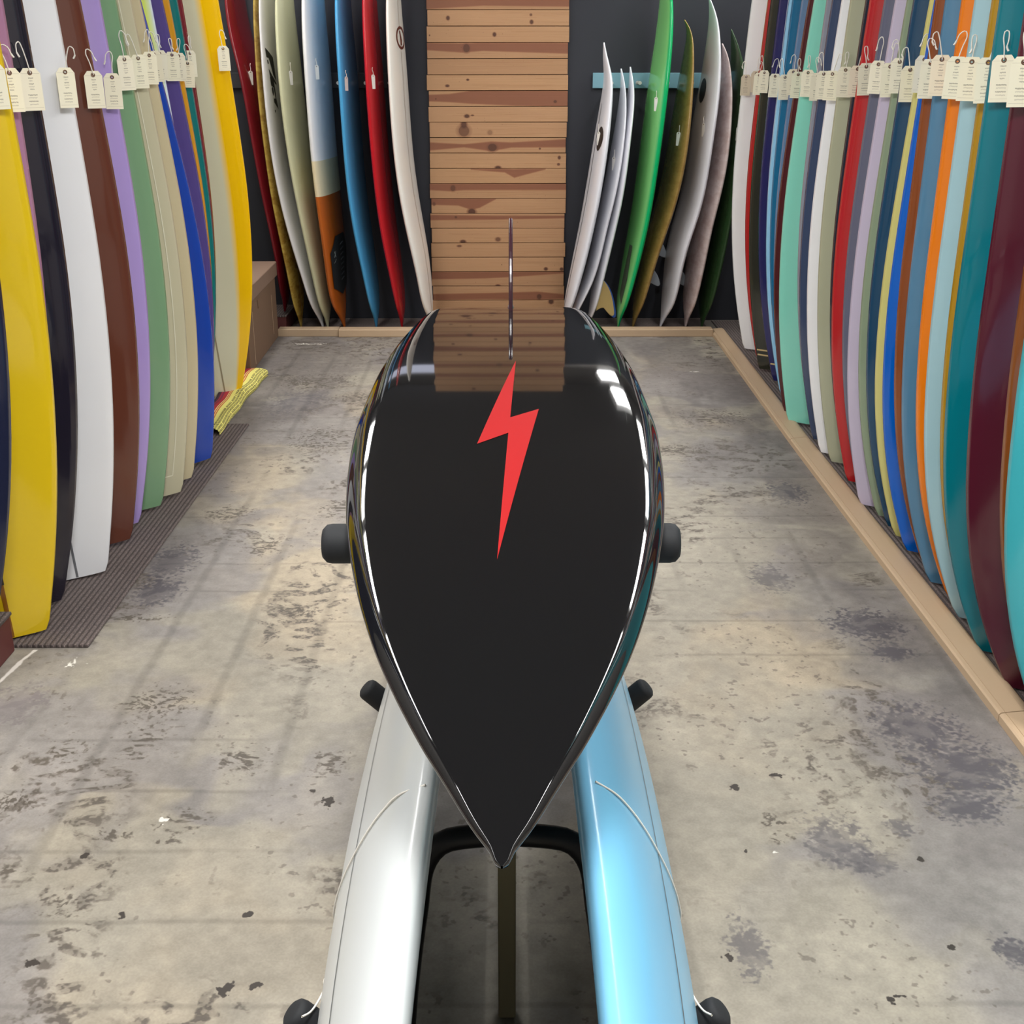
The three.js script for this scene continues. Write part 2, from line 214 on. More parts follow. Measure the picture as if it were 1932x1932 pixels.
// painted peg rails across the dark wall
function pegRail(name, label, x0, x1, y0, y1, m, pegs) {
  const t = thing(name, label, 'rail', null, [0, 0, -BACK]);
  part('rail_board', rbox(x0, x1, y0, y1, 0, 0.02, 0.003), m, t);
  for (const px of pegs) { const g = new THREE.CylinderGeometry(0.0105, 0.0105, 0.16, 14); g.rotateX(Math.PI / 2).translate(px, (y0 + y1) / 2 - 0.012, 0.09); part('peg', g, std([205, 202, 195], 0.5), t); }
}
pegRail('peg_rail', 'pale blue painted peg rail on the dark wall behind the right boards', 0.523, 1.55, 1.402, 1.489, std([118, 162, 178], 0.6), [0.624, 0.79, 0.955, 1.098, 1.212]);
pegRail('peg_rail', 'dark painted peg rail on the wall behind the left boards', -1.9, -0.66, 1.402, 1.489, std([46, 48, 54], 0.6), [-1.412, -1.155, -0.98, -0.82, -0.68]);

// ───────────────────────── trims, carpets, plinths ─────────────────────────
const pineTrim = std([190, 164, 134], 0.55), pineTrimB = std([182, 158, 130], 0.55);
{
  const t = structure('trim_1', null, null, 'pale wooden kerb across the back of the floor');
  part('plank', rbox(-1.37, -1.006, 0, 0.045, -7.185, -7.1, 0.004), pineTrimB, t); part('plank', rbox(-1.004, 1.245, 0, 0.045, -7.175, -7.085, 0.004), pineTrim, t);
}
{ // moulded kerb along the right boards, three lengths butted
  const t = structure('trim_2', null, null, 'pale wooden kerb along the right row of boards');
  const prof = new THREE.Shape(); prof.moveTo(0, 0); prof.lineTo(0, 0.02); prof.lineTo(0.004, 0.0245); prof.lineTo(0.0135, 0.0265); prof.lineTo(0.0145, 0.0235); prof.lineTo(0.0155, 0.0268); prof.lineTo(0.06, 0.031); prof.quadraticCurveTo(0.084, 0.031, 0.088, 0.016); prof.lineTo(0.09, 0);
  for (const [d0, d1, xa, xb] of [[1.6, 2.56, 1.205, 1.207], [2.564, 4.886, 1.207, 1.216], [4.89, 7.2, 1.216, 1.246]]) {
    const g = new THREE.ExtrudeGeometry(prof, { depth: d1 - d0, bevelEnabled: false, steps: 1, curveSegments: 8 }); const p = g.attributes.position;
    for (let i = 0; i < p.count; i++) { const d = d0 + p.getZ(i); p.setXYZ(i, p.getX(i) + xa + (xb - xa) * (d - d0) / (d1 - d0), p.getY(i), -d); }
    const ix = g.index; if (ix) { for (let i = 0; i < ix.count; i += 3) { const a = ix.getX(i); ix.setX(i, ix.getX(i + 1)); ix.setX(i + 1, a); } } else { for (let i = 0; i < p.count; i += 3) { const a = [p.getX(i), p.getY(i), p.getZ(i)]; p.setXYZ(i, p.getX(i + 1), p.getY(i + 1), p.getZ(i + 1)); p.setXYZ(i + 1, ...a); } }
    g.computeVertexNormals(); part('plank', g, pineTrim, t);
  }
}
const ribMap = dataTexture(256, 256, (i, j, c) => { // ribbed loop carpet, 12.8 cm square
  const rib = Math.abs(Math.sin(i / 256 * Math.PI * 8)), n = vn(i * 0.9, j * 0.35), m = vn(i * 0.22, j * 0.22 + 50), loop = vn(i * 0.35 + 9, j * 0.6) > 0.63 && rib > 0.5 ? 46 : 0; const v = 44 + 20 * rib + 26 * n + 14 * m + loop; c[0] = v * 1.0 + 6; c[1] = v * 0.92 + 3; c[2] = v * 0.9 + 2;
});
const ribBump = dataTexture(128, 128, (i, j, c) => { const v = 90 + 120 * Math.abs(Math.sin(i / 128 * Math.PI * 8)) + 40 * vn(i * 0.8, j * 0.8); c[0] = c[1] = c[2] = Math.min(255, v); }, false);
const carpetMat = new THREE.MeshStandardMaterial({ map: ribMap, bumpMap: ribBump, bumpScale: 0.004, roughness: 0.95 });
function carpetGeo(x0, x1, d0, d1, h, turn = false) {
  const g = rbox(x0, x1, 0, h, -d1, -d0, 0.003), p = g.attributes.position, uv = g.attributes.uv;
  for (let i = 0; i < p.count; i++) { const a = p.getX(i) / 0.128, b = p.getZ(i) / 0.128; turn ? uv.setXY(i, b, a) : uv.setXY(i, a, b); }
  return g;
}
tag(shadow(scene.add(Object.assign(new THREE.Mesh(carpetGeo(-2.1, -1.158, 2.975, 5.184, 0.01), carpetMat), { name: 'carpet_runner' })).children.at(-1)), 'brown ribbed carpet runner under the left row of longboards', 'carpet');
tag(shadow(scene.add(Object.assign(new THREE.Mesh(carpetGeo(1.31, 2.25, 1.6, 7.55, 0.008), carpetMat), { name: 'carpet_runner_001' })).children.at(-1)), 'dark ribbed carpet runner under the right row of longboards', 'carpet');
tag(shadow(scene.add(Object.assign(new THREE.Mesh(carpetGeo(-1.3, 1.24, 7.19, 7.57, 0.02, true), carpetMat), { name: 'carpet_runner_002' })).children.at(-1)), 'dark ribbed carpet strip under the boards along the back wall', 'carpet');
used.set('carpet_runner', 3);
{
  const maroon = std([92, 44, 42], 0.6);
  const a = thing('plinth', 'low maroon plinth with carpeted top at the left front corner', 'plinth', null, [-1.78, 0, -2.4]);
  part('base', rbox(-0.5, 0.425, 0, 0.108, -0.56, 0.9, 0.004), maroon, a); const ct = part('carpet_top', carpetGeo(-0.5, 0.43, -0.9, 0.565, 0.01), carpetMat, a); ct.position.y = 0.107;
  const b = thing('plinth', 'low maroon plinth behind the cardboard box at the back left', 'plinth', null, [-1.78, 0, -7.4]);
  part('base', rbox(-0.5, 0.44, 0, 0.095, -0.19, 0.17, 0.004), maroon, b); const cb = part('carpet_top', carpetGeo(-0.5, 0.445, -0.175, 0.19, 0.01), carpetMat, b); cb.position.y = 0.094;
}

// ───────────────────────── surfboard builder ─────────────────────────
// local axes: y along the board from tail (0) to nose (L), x across, z towards the face that shows ("front")
function makeShape({ L, hw, th, zc, front = 0.5, fp = 2.4, bp = 3 }) {
  const zf = (s, x, side) => { const w = Math.max(1e-5, hw(s)), r = Math.min(1, Math.abs(x) / w), t = th(s); return side > 0 ? zc(s) + t * front * Math.pow(Math.max(0, 1 - Math.pow(r, fp)), 0.5) : zc(s) - t * (1 - front) * Math.pow(Math.max(0, 1 - Math.pow(r, bp)), 0.5); };
  return {
    L, hw, th, zc, zf, surf(s, x, side = 1, lift = 0) {
      const e = 0.002, p = new THREE.Vector3(x, s, zf(s, x, side)); if (!lift) return p;
      const dx = (zf(s, Math.min(x + e, hw(s) * 0.999), side) - zf(s, Math.max(x - e, -hw(s) * 0.999), side)) / (2 * e), dy = (zf(Math.min(L, s + e), x, side) - zf(Math.max(0, s - e), x, side)) / (2 * e);
      return p.addScaledVector(new THREE.Vector3(-dx, -dy, 1).normalize().multiplyScalar(side), lift);
    },
  };
}
function shapeGeo(sh, rows, M = 12, colour) {
  const pos = [], col = [], uv = [], idx = [], K = 2 * M;
  for (const s of rows) for (let k = 0; k < K; k++) {
    const side = k <= M ? 1 : -1, a = k <= M ? -Math.PI / 2 + Math.PI * k / M : Math.PI / 2 - Math.PI * (k - M) / M, w = sh.hw(s), x = w * Math.sin(a);
    const z = (k === 0 || k === M) ? sh.zc(s) : sh.zf(s, x, side); pos.push(x, s, z); uv.push(x, s);
    if (colour) col.push(...colour(s, Math.sin(a), side, x));
  }
  for (let i = 0; i < rows.length - 1; i++) for (let k = 0; k < K; k++) { const a = i * K + k, b = i * K + (k + 1) % K, c = a + K, d = b + K; idx.push(a, b, c, b, d, c); }
  if (sh.hw(rows[0]) > 0.004) { // tail block
    const base = pos.length / 3; for (let k = 0; k < K; k++) { pos.push(pos[k * 3], pos[k * 3 + 1], pos[k * 3 + 2]); uv.push(0, 0); if (colour) col.push(col[k * 3], col[k * 3 + 1], col[k * 3 + 2]); }
    pos.push(0, rows[0], sh.zc(rows[0])); uv.push(0, 0); if (colour) col.push(col[0], col[1], col[2]); for (let k = 0; k < K; k++) idx.push(base + (k + 1) % K, base + k, base + K);
  }
  const g = new THREE.BufferGeometry(); g.setAttribute('position', new THREE.Float32BufferAttribute(pos, 3)); g.setAttribute('uv', new THREE.Float32BufferAttribute(uv, 2));
  if (colour) g.setAttribute('color', new THREE.Float32BufferAttribute(col, 3)); g.setIndex(idx); g.computeVertexNormals(); return g;
}
// thin strip laid on a board: x as a function of s
function stripGeo(sh, fx, s0, s1, w, side = 1, lift = 0.0008, n = 40) {
  const pos = [], idx = [];
  for (let i = 0; i <= n; i++) { const s = s0 + (s1 - s0) * i / n, x = fx(s); for (const e of [-1, 1]) { const p = sh.surf(s, x + e * w / 2, side, lift); pos.push(p.x, p.y, p.z); } if (i < n) { const a = 2 * i; side > 0 ? idx.push(a, a + 1, a + 2, a + 1, a + 3, a + 2) : idx.push(a, a + 2, a + 1, a + 1, a + 2, a + 3); } }
  const g = new THREE.BufferGeometry(); g.setAttribute('position', new THREE.Float32BufferAttribute(pos, 3)); g.setIndex(idx); g.computeVertexNormals(); return g;
}
// flat graphic laid on a board: polygon of [x, s], cut fine enough to follow the curve
function decalGeo(sh, poly, side = 1, lift = 0.0008, max = 0.02) {
  const tri = THREE.ShapeUtils.triangulateShape(poly.map((p) => new THREE.Vector2(...p)), []); let T = tri.map((t) => t.map((i) => poly[i]));
  for (let it = 0; it < 8; it++) {
    let more = false; const N = [];
    for (const [a, b, c] of T) { const e = [[a, b, c], [b, c, a], [c, a, b]].map((q) => [Math.hypot(q[0][0] - q[1][0], q[0][1] - q[1][1]), q]).sort((x, y) => y[0] - x[0])[0]; if (e[0] > max) { more = true; const [p, q, r] = e[1], m = [(p[0] + q[0]) / 2, (p[1] + q[1]) / 2]; N.push([p, m, r], [m, q, r]); } else N.push([a, b, c]); }
    T = N; if (!more) break;
  }
  const pos = []; for (const t of T) { const area = (t[1][0] - t[0][0]) * (t[2][1] - t[0][1]) - (t[2][0] - t[0][0]) * (t[1][1] - t[0][1]); const o = (area > 0) === (side > 0) ? t : [t[0], t[2], t[1]]; for (const [x, s] of o) { const p = sh.surf(s, x, side, lift); pos.push(p.x, p.y, p.z); } }
  const g = new THREE.BufferGeometry(); g.setAttribute('position', new THREE.Float32BufferAttribute(pos, 3)); g.computeVertexNormals(); return g;
}
const rowsFor = (L, n, extra = []) => { const a = []; for (let i = 0; i <= n; i++) { const t = i / n; a.push(L * (0.5 - 0.5 * Math.cos(Math.PI * t)) * 0.6 + L * t * 0.4); } return [...a, ...extra].sort((p, q) => p - q); };
function finGeo(h, base, rake, t = 0.009) { // stands along +y, chord along x
  const s = new THREE.Shape(); s.moveTo(-base / 2, -0.006); s.bezierCurveTo(-base * 0.4, h * 0.45, -base * 0.1, h * 0.85, rake + base * 0.1, h); s.bezierCurveTo(rake + base * 0.24, h * 0.97, rake + base * 0.2, h * 0.85, base * 0.42, h * 0.4); s.quadraticCurveTo(base * 0.4, h * 0.15, base / 2, -0.006);
  return new THREE.ExtrudeGeometry(s, { depth: t * 0.4, bevelEnabled: true, bevelThickness: t * 0.3, bevelSize: t * 0.5, bevelSegments: 2, curveSegments: 14 }).translate(0, 0, -t * 0.2);
}

// longboards stand upright on their tails, side by side like books
const LB = 2.9;
function longboardShape({ W = 0.57, tail = 0.19, wide = 1.45, tailPull = 0 }) {
  const q = (v) => v * W / 2, tc = (s) => tail / 2 + (W / 2 - tail / 2) * (1 - Math.pow(1 - s / 1.32, 2.5 + tailPull)), hw = mono([[0, tail / 2 - 0.004], [0.012, tc(0.012)], [0.08, tc(0.08)], [0.18, tc(0.18)], [0.32, tc(0.32)], [0.5, tc(0.5)], [0.75, tc(0.75)], [1.05, tc(1.05)], [wide, q(1)], [1.75, q(0.99)], [2.1, q(0.94)], [2.4, q(0.83)], [2.62, q(0.66)], [2.78, q(0.43)], [2.86, q(0.24)], [2.9, 0.004]]);
  const th = mono([[0, 0.018], [0.2, 0.04], [0.7, 0.066], [1.4, 0.074], [2.2, 0.062], [2.6, 0.045], [2.9, 0.014]]), zc = mono([[0, 0.05], [0.3, 0.026], [0.8, 0.004], [1.3, 0], [2.0, 0.02], [2.5, 0.075], [2.9, 0.16]]);
  return makeShape({ L: LB, hw, th, zc, front: 0.5, fp: 2.6 });
}
const boards = {};
function placeLongboard(key, side, colour, desc, near, [xr, yr, dr], roll, o = {}) {
  if (side < 0) { roll -= 0.8; xr -= Math.max(0, 0.024 - (dr - 3.1) * 0.018); } else xr += Math.max(0.003, 0.02 - (dr - 2.7) * 0.004);
  yr -= o.up ?? 0; const yTop = 1.5 + 0.0513 * dr - (o.up ?? 0);
  if (side > 0) o.tailPull = Math.max(0, 4.7 - dr) * 0.95;
  const sh = longboardShape(o), yaw = o.yaw ?? (side < 0 ? 26 : -20); roll = Math.atan(Math.tan(R(roll)) + side * (sh.hw(yTop) - sh.hw(yr)) * Math.cos(R(yaw)) / (yTop - yr)) * 180 / Math.PI;
  const g = thing('longboard', `${desc} longboard in the ${side < 0 ? 'left' : 'right'} row, ${near}`, 'surfboard', `longboards in the ${side < 0 ? 'left' : 'right'} row`);
  const th = R(yaw), ph = -R(roll), X = -side * 0 + (side < 0 ? 1 : -1) * sh.hw(yr) * Math.cos(ph) - yr * Math.sin(ph);
  g.rotation.set(0, th, ph, 'YXZ'); g.position.set(xr - X * Math.cos(th), (o.up ?? 0) + 0.012 + Math.abs(Math.sin(ph)) * sh.hw(0) * 0.9, -dr + X * Math.sin(th));
  const m = o.colour ? gloss([255, 255, 255], o.rough ?? 0.14, { vertexColors: true, clearcoat: 0.5, clearcoatRoughness: 0.06 }) : gloss(colour, o.rough ?? 0.14, { clearcoat: 0.5, clearcoatRoughness: 0.06 });
  part('board_body', shapeGeo(sh, rowsFor(LB, 46), o.colour ? 20 : 12, o.colour), m, g);
  if (o.stringer) part('stringer', stripGeo(sh, () => 0, 0.002, 2.85, o.stringer[1], 1, 0.0009, 60), gloss(o.stringer[0], 0.2), g);
  if (o.pinline) { const e = side < 0 ? 1 : -1; part('pinline', stripGeo(sh, (s) => e * (sh.hw(s) - 0.045), 0.07, 2.7, 0.003, 1, 0.0009, 60), gloss(o.pinline, 0.2), g); part('pinline', decalGeo(sh, [[-sh.hw(0.07) + 0.045, 0.068], [sh.hw(0.07) - 0.045, 0.068], [sh.hw(0.07) - 0.045, 0.072], [-sh.hw(0.07) + 0.045, 0.072]], 1, 0.0009), gloss(o.pinline, 0.2), g); }
  if (o.tailStripes) for (const s of o.tailStripes) part('tail_stripe', decalGeo(sh, [[-sh.hw(s) * 0.96, s], [sh.hw(s) * 0.96, s], [sh.hw(s) * 0.96, s + 0.008], [-sh.hw(s) * 0.96, s + 0.008]], 1, 0.0009), gloss([205, 180, 130], 0.2), g);
  boards[key] = { sh, g, side, desc: o.tag ?? desc, front: side < 0 ? 1 : -1 };
  return boards[key];
}
const lin = (c) => { const k = srgb(...c); return [k.r, k.g, k.b]; };
const mix3 = (a, b, t) => [0, 1, 2].map((i) => a[i] + (b[i] - a[i]) * t);
const cream = lin([216, 214, 184]), egg = lin([250, 198, 0]), lime = lin([226, 242, 110]), paleW = lin([222, 232, 244]);
const LEFT = [
  ['navy0', [30, 34, 56], 'dark navy', 'nearest and cut off by the left edge', [-1.165, 1.07, 2.84], -1.4, { tail: 0.16, tailPull: 0.05, up: 0.118 }],
  ['yellow', [226, 192, 28], 'bright yellow', 'with a brown stringer beside the maroon plinth', [-1.194, 1.034, 3.15], -1.7, { W: 0.52, tail: 0.19, stringer: [[140, 90, 20], 0.012] }],
  ['mauve', [168, 122, 152], 'dusty mauve', 'between the bright yellow and black ones', [-1.223, 1.017, 3.24], 0, {}],
  ['dark', [30, 27, 40], 'near-black purple', 'between the mauve and white ones', [-1.203, 1.002, 3.36], -1.6, {}],
  ['white', [232, 233, 236], 'plain white', 'with a grey stringer showing at its tail', [-1.18, 0.969, 3.56], -2.3, { W: 0.5, tail: 0.18, stringer: [[110, 112, 116], 0.007] }],
  ['brown', [98, 54, 40], 'chocolate brown', 'between the white and lavender ones', [-1.183, 0.929, 3.82], -3.6, { tail: 0.2 }],
  ['lav', [172, 150, 212], 'lavender', 'between the chocolate brown and sage green ones', [-1.19, 0.902, 3.99], -2.8, {}],
  ['green', [122, 160, 122], 'sage green', 'between the lavender and cream ones', [-1.175, 0.878, 4.15], -3.8, {}],
  ['cream1', [196, 190, 162], 'pinlined cream', 'beside the sage green one', [-1.155, 0.858, 4.28], -4.6, { pinline: [225, 222, 200], tail: 0.2 }],
  ['cream2', [200, 188, 154], 'warm beige', 'between the pinlined cream and cobalt blue ones', [-1.162, 0.833, 4.44], -5.2, {}],
  ['blue', [26, 68, 170], 'cobalt blue', 'leaning beside the warm beige one', [-1.17, 0.796, 4.66], -8.2, { tail: 0.16 }],
  ['neon', [225, 240, 110], 'neon yellow and white', 'between cobalt blue and deep purple', [-1.248, 0.778, 4.82], -3.6, { colour: (s, r) => mix3(lime, paleW, sstep(0.93, 0.975, r)) }],
  ['purple', [84, 70, 136], 'deep purple', 'between the cobalt blue and ochre ones', [-1.213, 0.76, 4.95], -5.1, { tail: 0.16 }],
  ['orange', [214, 152, 32], 'ochre', 'between the deep purple and teal ones', [-1.251, 0.73, 5.12], -3.8, { tail: 0.16 }],
  ['teal', [22, 118, 118], 'dark teal', 'between the ochre and oxblood ones', [-1.277, 0.7, 5.3], -2.9, { tail: 0.16 }],
  ['dkred', [124, 40, 46], 'oxblood red', 'between the dark teal and yellow-railed cream ones', [-1.318, 0.669, 5.48], -2.0, { tail: 0.16 }],
  ['creamyellow', [214, 212, 180], 'yellow-railed cream', 'last before the cardboard box', [-1.219, 0.631, 5.8], -2.7, { tail: 0.16, tailPull: 0.12, yaw: 24, stringer: [[150, 140, 110], 0.007], colour: (s, r, side, x) => mix3(cream, egg, sstep(0.585, 0.635, Math.abs(r))) }],
];
for (const [k, c, d, n, p, ro, o] of LEFT) placeLongboard(k, -1, c, d, n, p, ro, o);
const RIGHT = [
  ['white', [238, 238, 238], 'tall white', 'farthest, next to the back wall boards', [1.272, 0.481, 6.76], 0.8, { tail: 0.2, stringer: [[214, 214, 212], 0.006] }],
  ['red', [176, 30, 32], 'thin-showing red', 'between the farthest tall white and olive black ones', [1.284, 0.528, 6.47], 1.3, { tailStripes: [0.06, 0.085] }],
  ['black', [46, 47, 38], 'olive black', 'with gold stripes at the tail', [1.26, 0.558, 6.26], 1.1, { tailStripes: [0.07, 0.095], tail: 0.24 }],
  ['navy', [36, 36, 92], 'navy', 'with a fine white pinline beside the olive black one', [1.258, 0.592, 6.02], 0.7, { tailStripes: [0.08] , pinline: [180, 184, 200] }],
  ['ltblue', [146, 202, 236], 'ice blue', 'a thin stripe between navy and petrol blue', [1.229, 0.64, 5.72], 1.1, {}],
  ['tealblue', [24, 104, 146], 'petrol blue', 'between the ice blue and slate-blue ones', [1.222, 0.655, 5.61], 0.9, {}],
  ['steelthin', [98, 128, 164], 'slate-blue', 'between the petrol blue and maroon ones', [1.215, 0.672, 5.5], 2.1, {}],
  ['maroon', [78, 28, 32], 'dark maroon', 'between the slate-blue and mint ones', [1.193, 0.689, 5.39], 3.5, {}],
  ['mint', [136, 216, 196], 'mint green', 'between the dark maroon and grey ones', [1.184, 0.713, 5.24], 3.3, { tail: 0.22 }],
  ['grey', [142, 145, 158], 'light grey', 'thin beside the mint green one', [1.224, 0.734, 5.09], 1.8, {}],
  ['slate', [58, 72, 102], 'slate navy', 'between the light grey and second white ones', [1.206, 0.751, 4.98], 2.5, {}],
  ['white2', [238, 239, 242], 'white', 'between the slate navy and khaki ones', [1.191, 0.779, 4.79], 2.7, {}],
  ['sage', [172, 174, 148], 'pale khaki', 'between the second white and blue-black ones', [1.202, 0.797, 4.67], 2.0, { tail: 0.22 }],
  ['bknavy', [36, 36, 52], 'blue-black', 'a thin dark line left of the scarlet one', [1.219, 0.816, 4.55], 2.3, {}],
  ['red2', [184, 36, 40], 'scarlet', 'in the middle of the row', [1.196, 0.834, 4.43], 2.6, { tail: 0.2 }],
  ['slate2', [100, 102, 122], 'storm grey', 'between the scarlet and pale lilac ones', [1.203, 0.853, 4.3], 2.9, {}],
  ['lav', [192, 182, 204], 'pale lilac', 'between the storm grey and moss ones', [1.189, 0.876, 4.15], 3.3, { tail: 0.24 }],
  ['sage2', [136, 152, 126], 'moss green', 'between the pale lilac and deep sea blue ones', [1.196, 0.891, 4.05], 3.3, {}],
  ['deepblue', [22, 66, 98], 'deep sea blue', 'between the moss green and pale yellow ones', [1.192, 0.906, 3.95], 2.8, {}],
  ['yel', [206, 198, 122], 'pale yellow', 'between the deep sea blue and vivid blue ones', [1.199, 0.921, 3.85], 3.6, {}],
  ['brblue', [0, 94, 196], 'vivid blue', 'beside the pale yellow one', [1.184, 0.94, 3.73], 2.8, {}],
  ['brown', [134, 70, 32], 'russet brown', 'between the vivid blue and steel blue ones', [1.172, 0.959, 3.61], 0.9, {}],
  ['steel', [82, 128, 160], 'steel blue', 'between the russet brown and orange ones', [1.16, 0.977, 3.49], 0.8, { tail: 0.22 }],
  ['orange', [228, 122, 20], 'orange', 'between the steel blue and powder blue ones', [1.159, 0.997, 3.36], 0.7, {}],
  ['pale', [158, 194, 204], 'powder blue', 'between the orange and gold ones', [1.147, 1.015, 3.24], 0.9, { tail: 0.2 }],
  ['gold', [168, 128, 26], 'mustard gold', 'a thin stripe between powder blue and deep teal', [1.15, 1.03, 3.125], 0.6, {}],
  ['teal', [0, 114, 128], 'deep teal', 'between the mustard gold and burgundy ones', [1.13, 1.047, 3.03], 0.8, { tail: 0.2 }],
  ['maroon2', [80, 24, 40], 'burgundy', 'between the deep teal and tan brown ones', [1.115, 1.077, 2.83], 0.4, { stringer: [[96, 40, 56], 0.004] }],
  ['brown2', [128, 72, 30], 'tan brown', 'second nearest, beside the burgundy one', [1.14, 1.095, 2.69], -0.2, {}],
  ['teallight', [62, 164, 174], 'turquoise', 'nearest and cut off by the right edge', [1.108, 1.118, 2.56], 0.4, { tail: 0.2 }],
];
for (const [k, c, d, n, p, ro, o] of RIGHT) placeLongboard('R' + k, 1, c, d, n, p, ro, o);
{ // leash plug and cord hole on the yellow board's stringer
  const { sh, g } = boards.yellow; const p = sh.surf(0.3, 0, 1, 0.0015); const t = new THREE.TorusGeometry(0.012, 0.0028, 8, 20); t.translate(p.x, p.y, p.z); part('fin_box_ring', t, std([225, 225, 215], 0.4), g, 'white ring at the fin slot');
  part('fin_slot', decalGeo(sh, [[-0.008, 0.16], [0.008, 0.16], [0.01, 0.295], [-0.01, 0.295]], 1, 0.0014), std([60, 52, 30], 0.7), g);
}
{ // paper notice taped on the cream board with the yellow rail
  const { sh, g } = boards.creamyellow;
  const sheetTex = canvasTexture(128, 256, (c) => { c.fillStyle = '#e2e0e6'; c.fillRect(0, 0, 128, 256); c.strokeStyle = '#a9a4b4'; c.lineWidth = 2; c.strokeRect(9, 9, 110, 238); c.fillStyle = '#6a6670'; for (const [y, w] of [[72, 22], [86, 34], [100, 28], [128, 30], [142, 18]]) c.fillRect(64 - w / 2, y, w, 4); });
  const s0 = 0.98, s1 = 1.32, x0 = -0.13, x1 = 0.095, pos = [], uv = [], idx = [];
  for (let j = 0; j <= 6; j++) for (let i = 0; i <= 6; i++) { const x = x0 + (x1 - x0) * i / 6, s = s0 + (s1 - s0) * j / 6, p = sh.surf(s, x, 1, 0.002); pos.push(p.x, p.y, p.z); uv.push(i / 6, j / 6); if (i < 6 && j < 6) { const a = j * 7 + i; idx.push(a, a + 1, a + 7, a + 1, a + 8, a + 7); } }
  const geo = new THREE.BufferGeometry(); geo.setAttribute('position', new THREE.Float32BufferAttribute(pos, 3)); geo.setAttribute('uv', new THREE.Float32BufferAttribute(uv, 2)); geo.setIndex(idx); geo.computeVertexNormals();
  const o = shadow(new THREE.Mesh(geo, new THREE.MeshStandardMaterial({ map: sheetTex, roughness: 0.8, side: THREE.DoubleSide }))); o.name = numbered('paper_notice'); o.position.copy(g.position); o.rotation.copy(g.rotation); scene.add(tag(o, 'white printed paper notice stuck on the cream board with yellow rail', 'notice'));
}

// ───────────────────────── boards along the back wall, edge on ─────────────────────────
// curve: [x, y] of the convex edge that shows, from the tail up
function placeShort(key, side, colour, desc, curve, tipY, o = {}) {
  const yaw = side < 0 ? 90 - (o.turn ?? 4) : -90 + (o.turn ?? 4), T = o.thick ?? 0.06, x0 = curve[0][0], L = tipY, W = o.W ?? 0.5;
  const th = mono([[0, 0.012], [0.12, T * 0.62], [L * 0.35, T], [L * 0.6, T], [L * 0.86, T * 0.6], [L, 0.008]]);
  const cen = spline(curve.map(([x, y]) => [y, -side * (x - x0)])); const zc = (s) => cen(Math.max(0, s)) + th(s) * 0.5 - th(0) * 0.5;
  const hw = mono([[0, o.tail ?? 0.012], [0.05, (o.tail ?? 0.012) + 0.03], [0.15, W * 0.27], [0.35, W * 0.39], [0.65, W * 0.475], [L * 0.5, W * 0.5], [L * 0.68, W * 0.46], [L * 0.82, W * 0.35], [L * 0.92, W * 0.2], [L * 0.975, W * 0.08], [L, 0.003]]);
  const sh = makeShape({ L, hw, th, zc, fp: 3, bp: 2.6 });
  const g = thing('shortboard', desc, 'surfboard', `boards along the back wall, ${side < 0 ? 'left' : 'right'} of the planks`, [x0, o.up ?? 0.022, -(o.d ?? 7.3)]); g.rotation.y = R(yaw);
  const m = o.colour ? gloss([255, 255, 255], o.rough ?? 0.2, { vertexColors: true }) : gloss(colour, o.rough ?? 0.2);
  if (o.map) m.map = o.map;
  part('board_body', shapeGeo(sh, rowsFor(L, 56, o.rows || []), 12, o.colour), m, g);
  if (o.stringer) part('stringer', stripGeo(sh, () => 0, 0.05, L - 0.05, 0.006, 1, 0.0009), gloss(o.stringer, 0.3), g);
  boards[key] = { sh, g, side, desc, front: side < 0 ? -1 : 1, short: true };
  return boards[key];
}
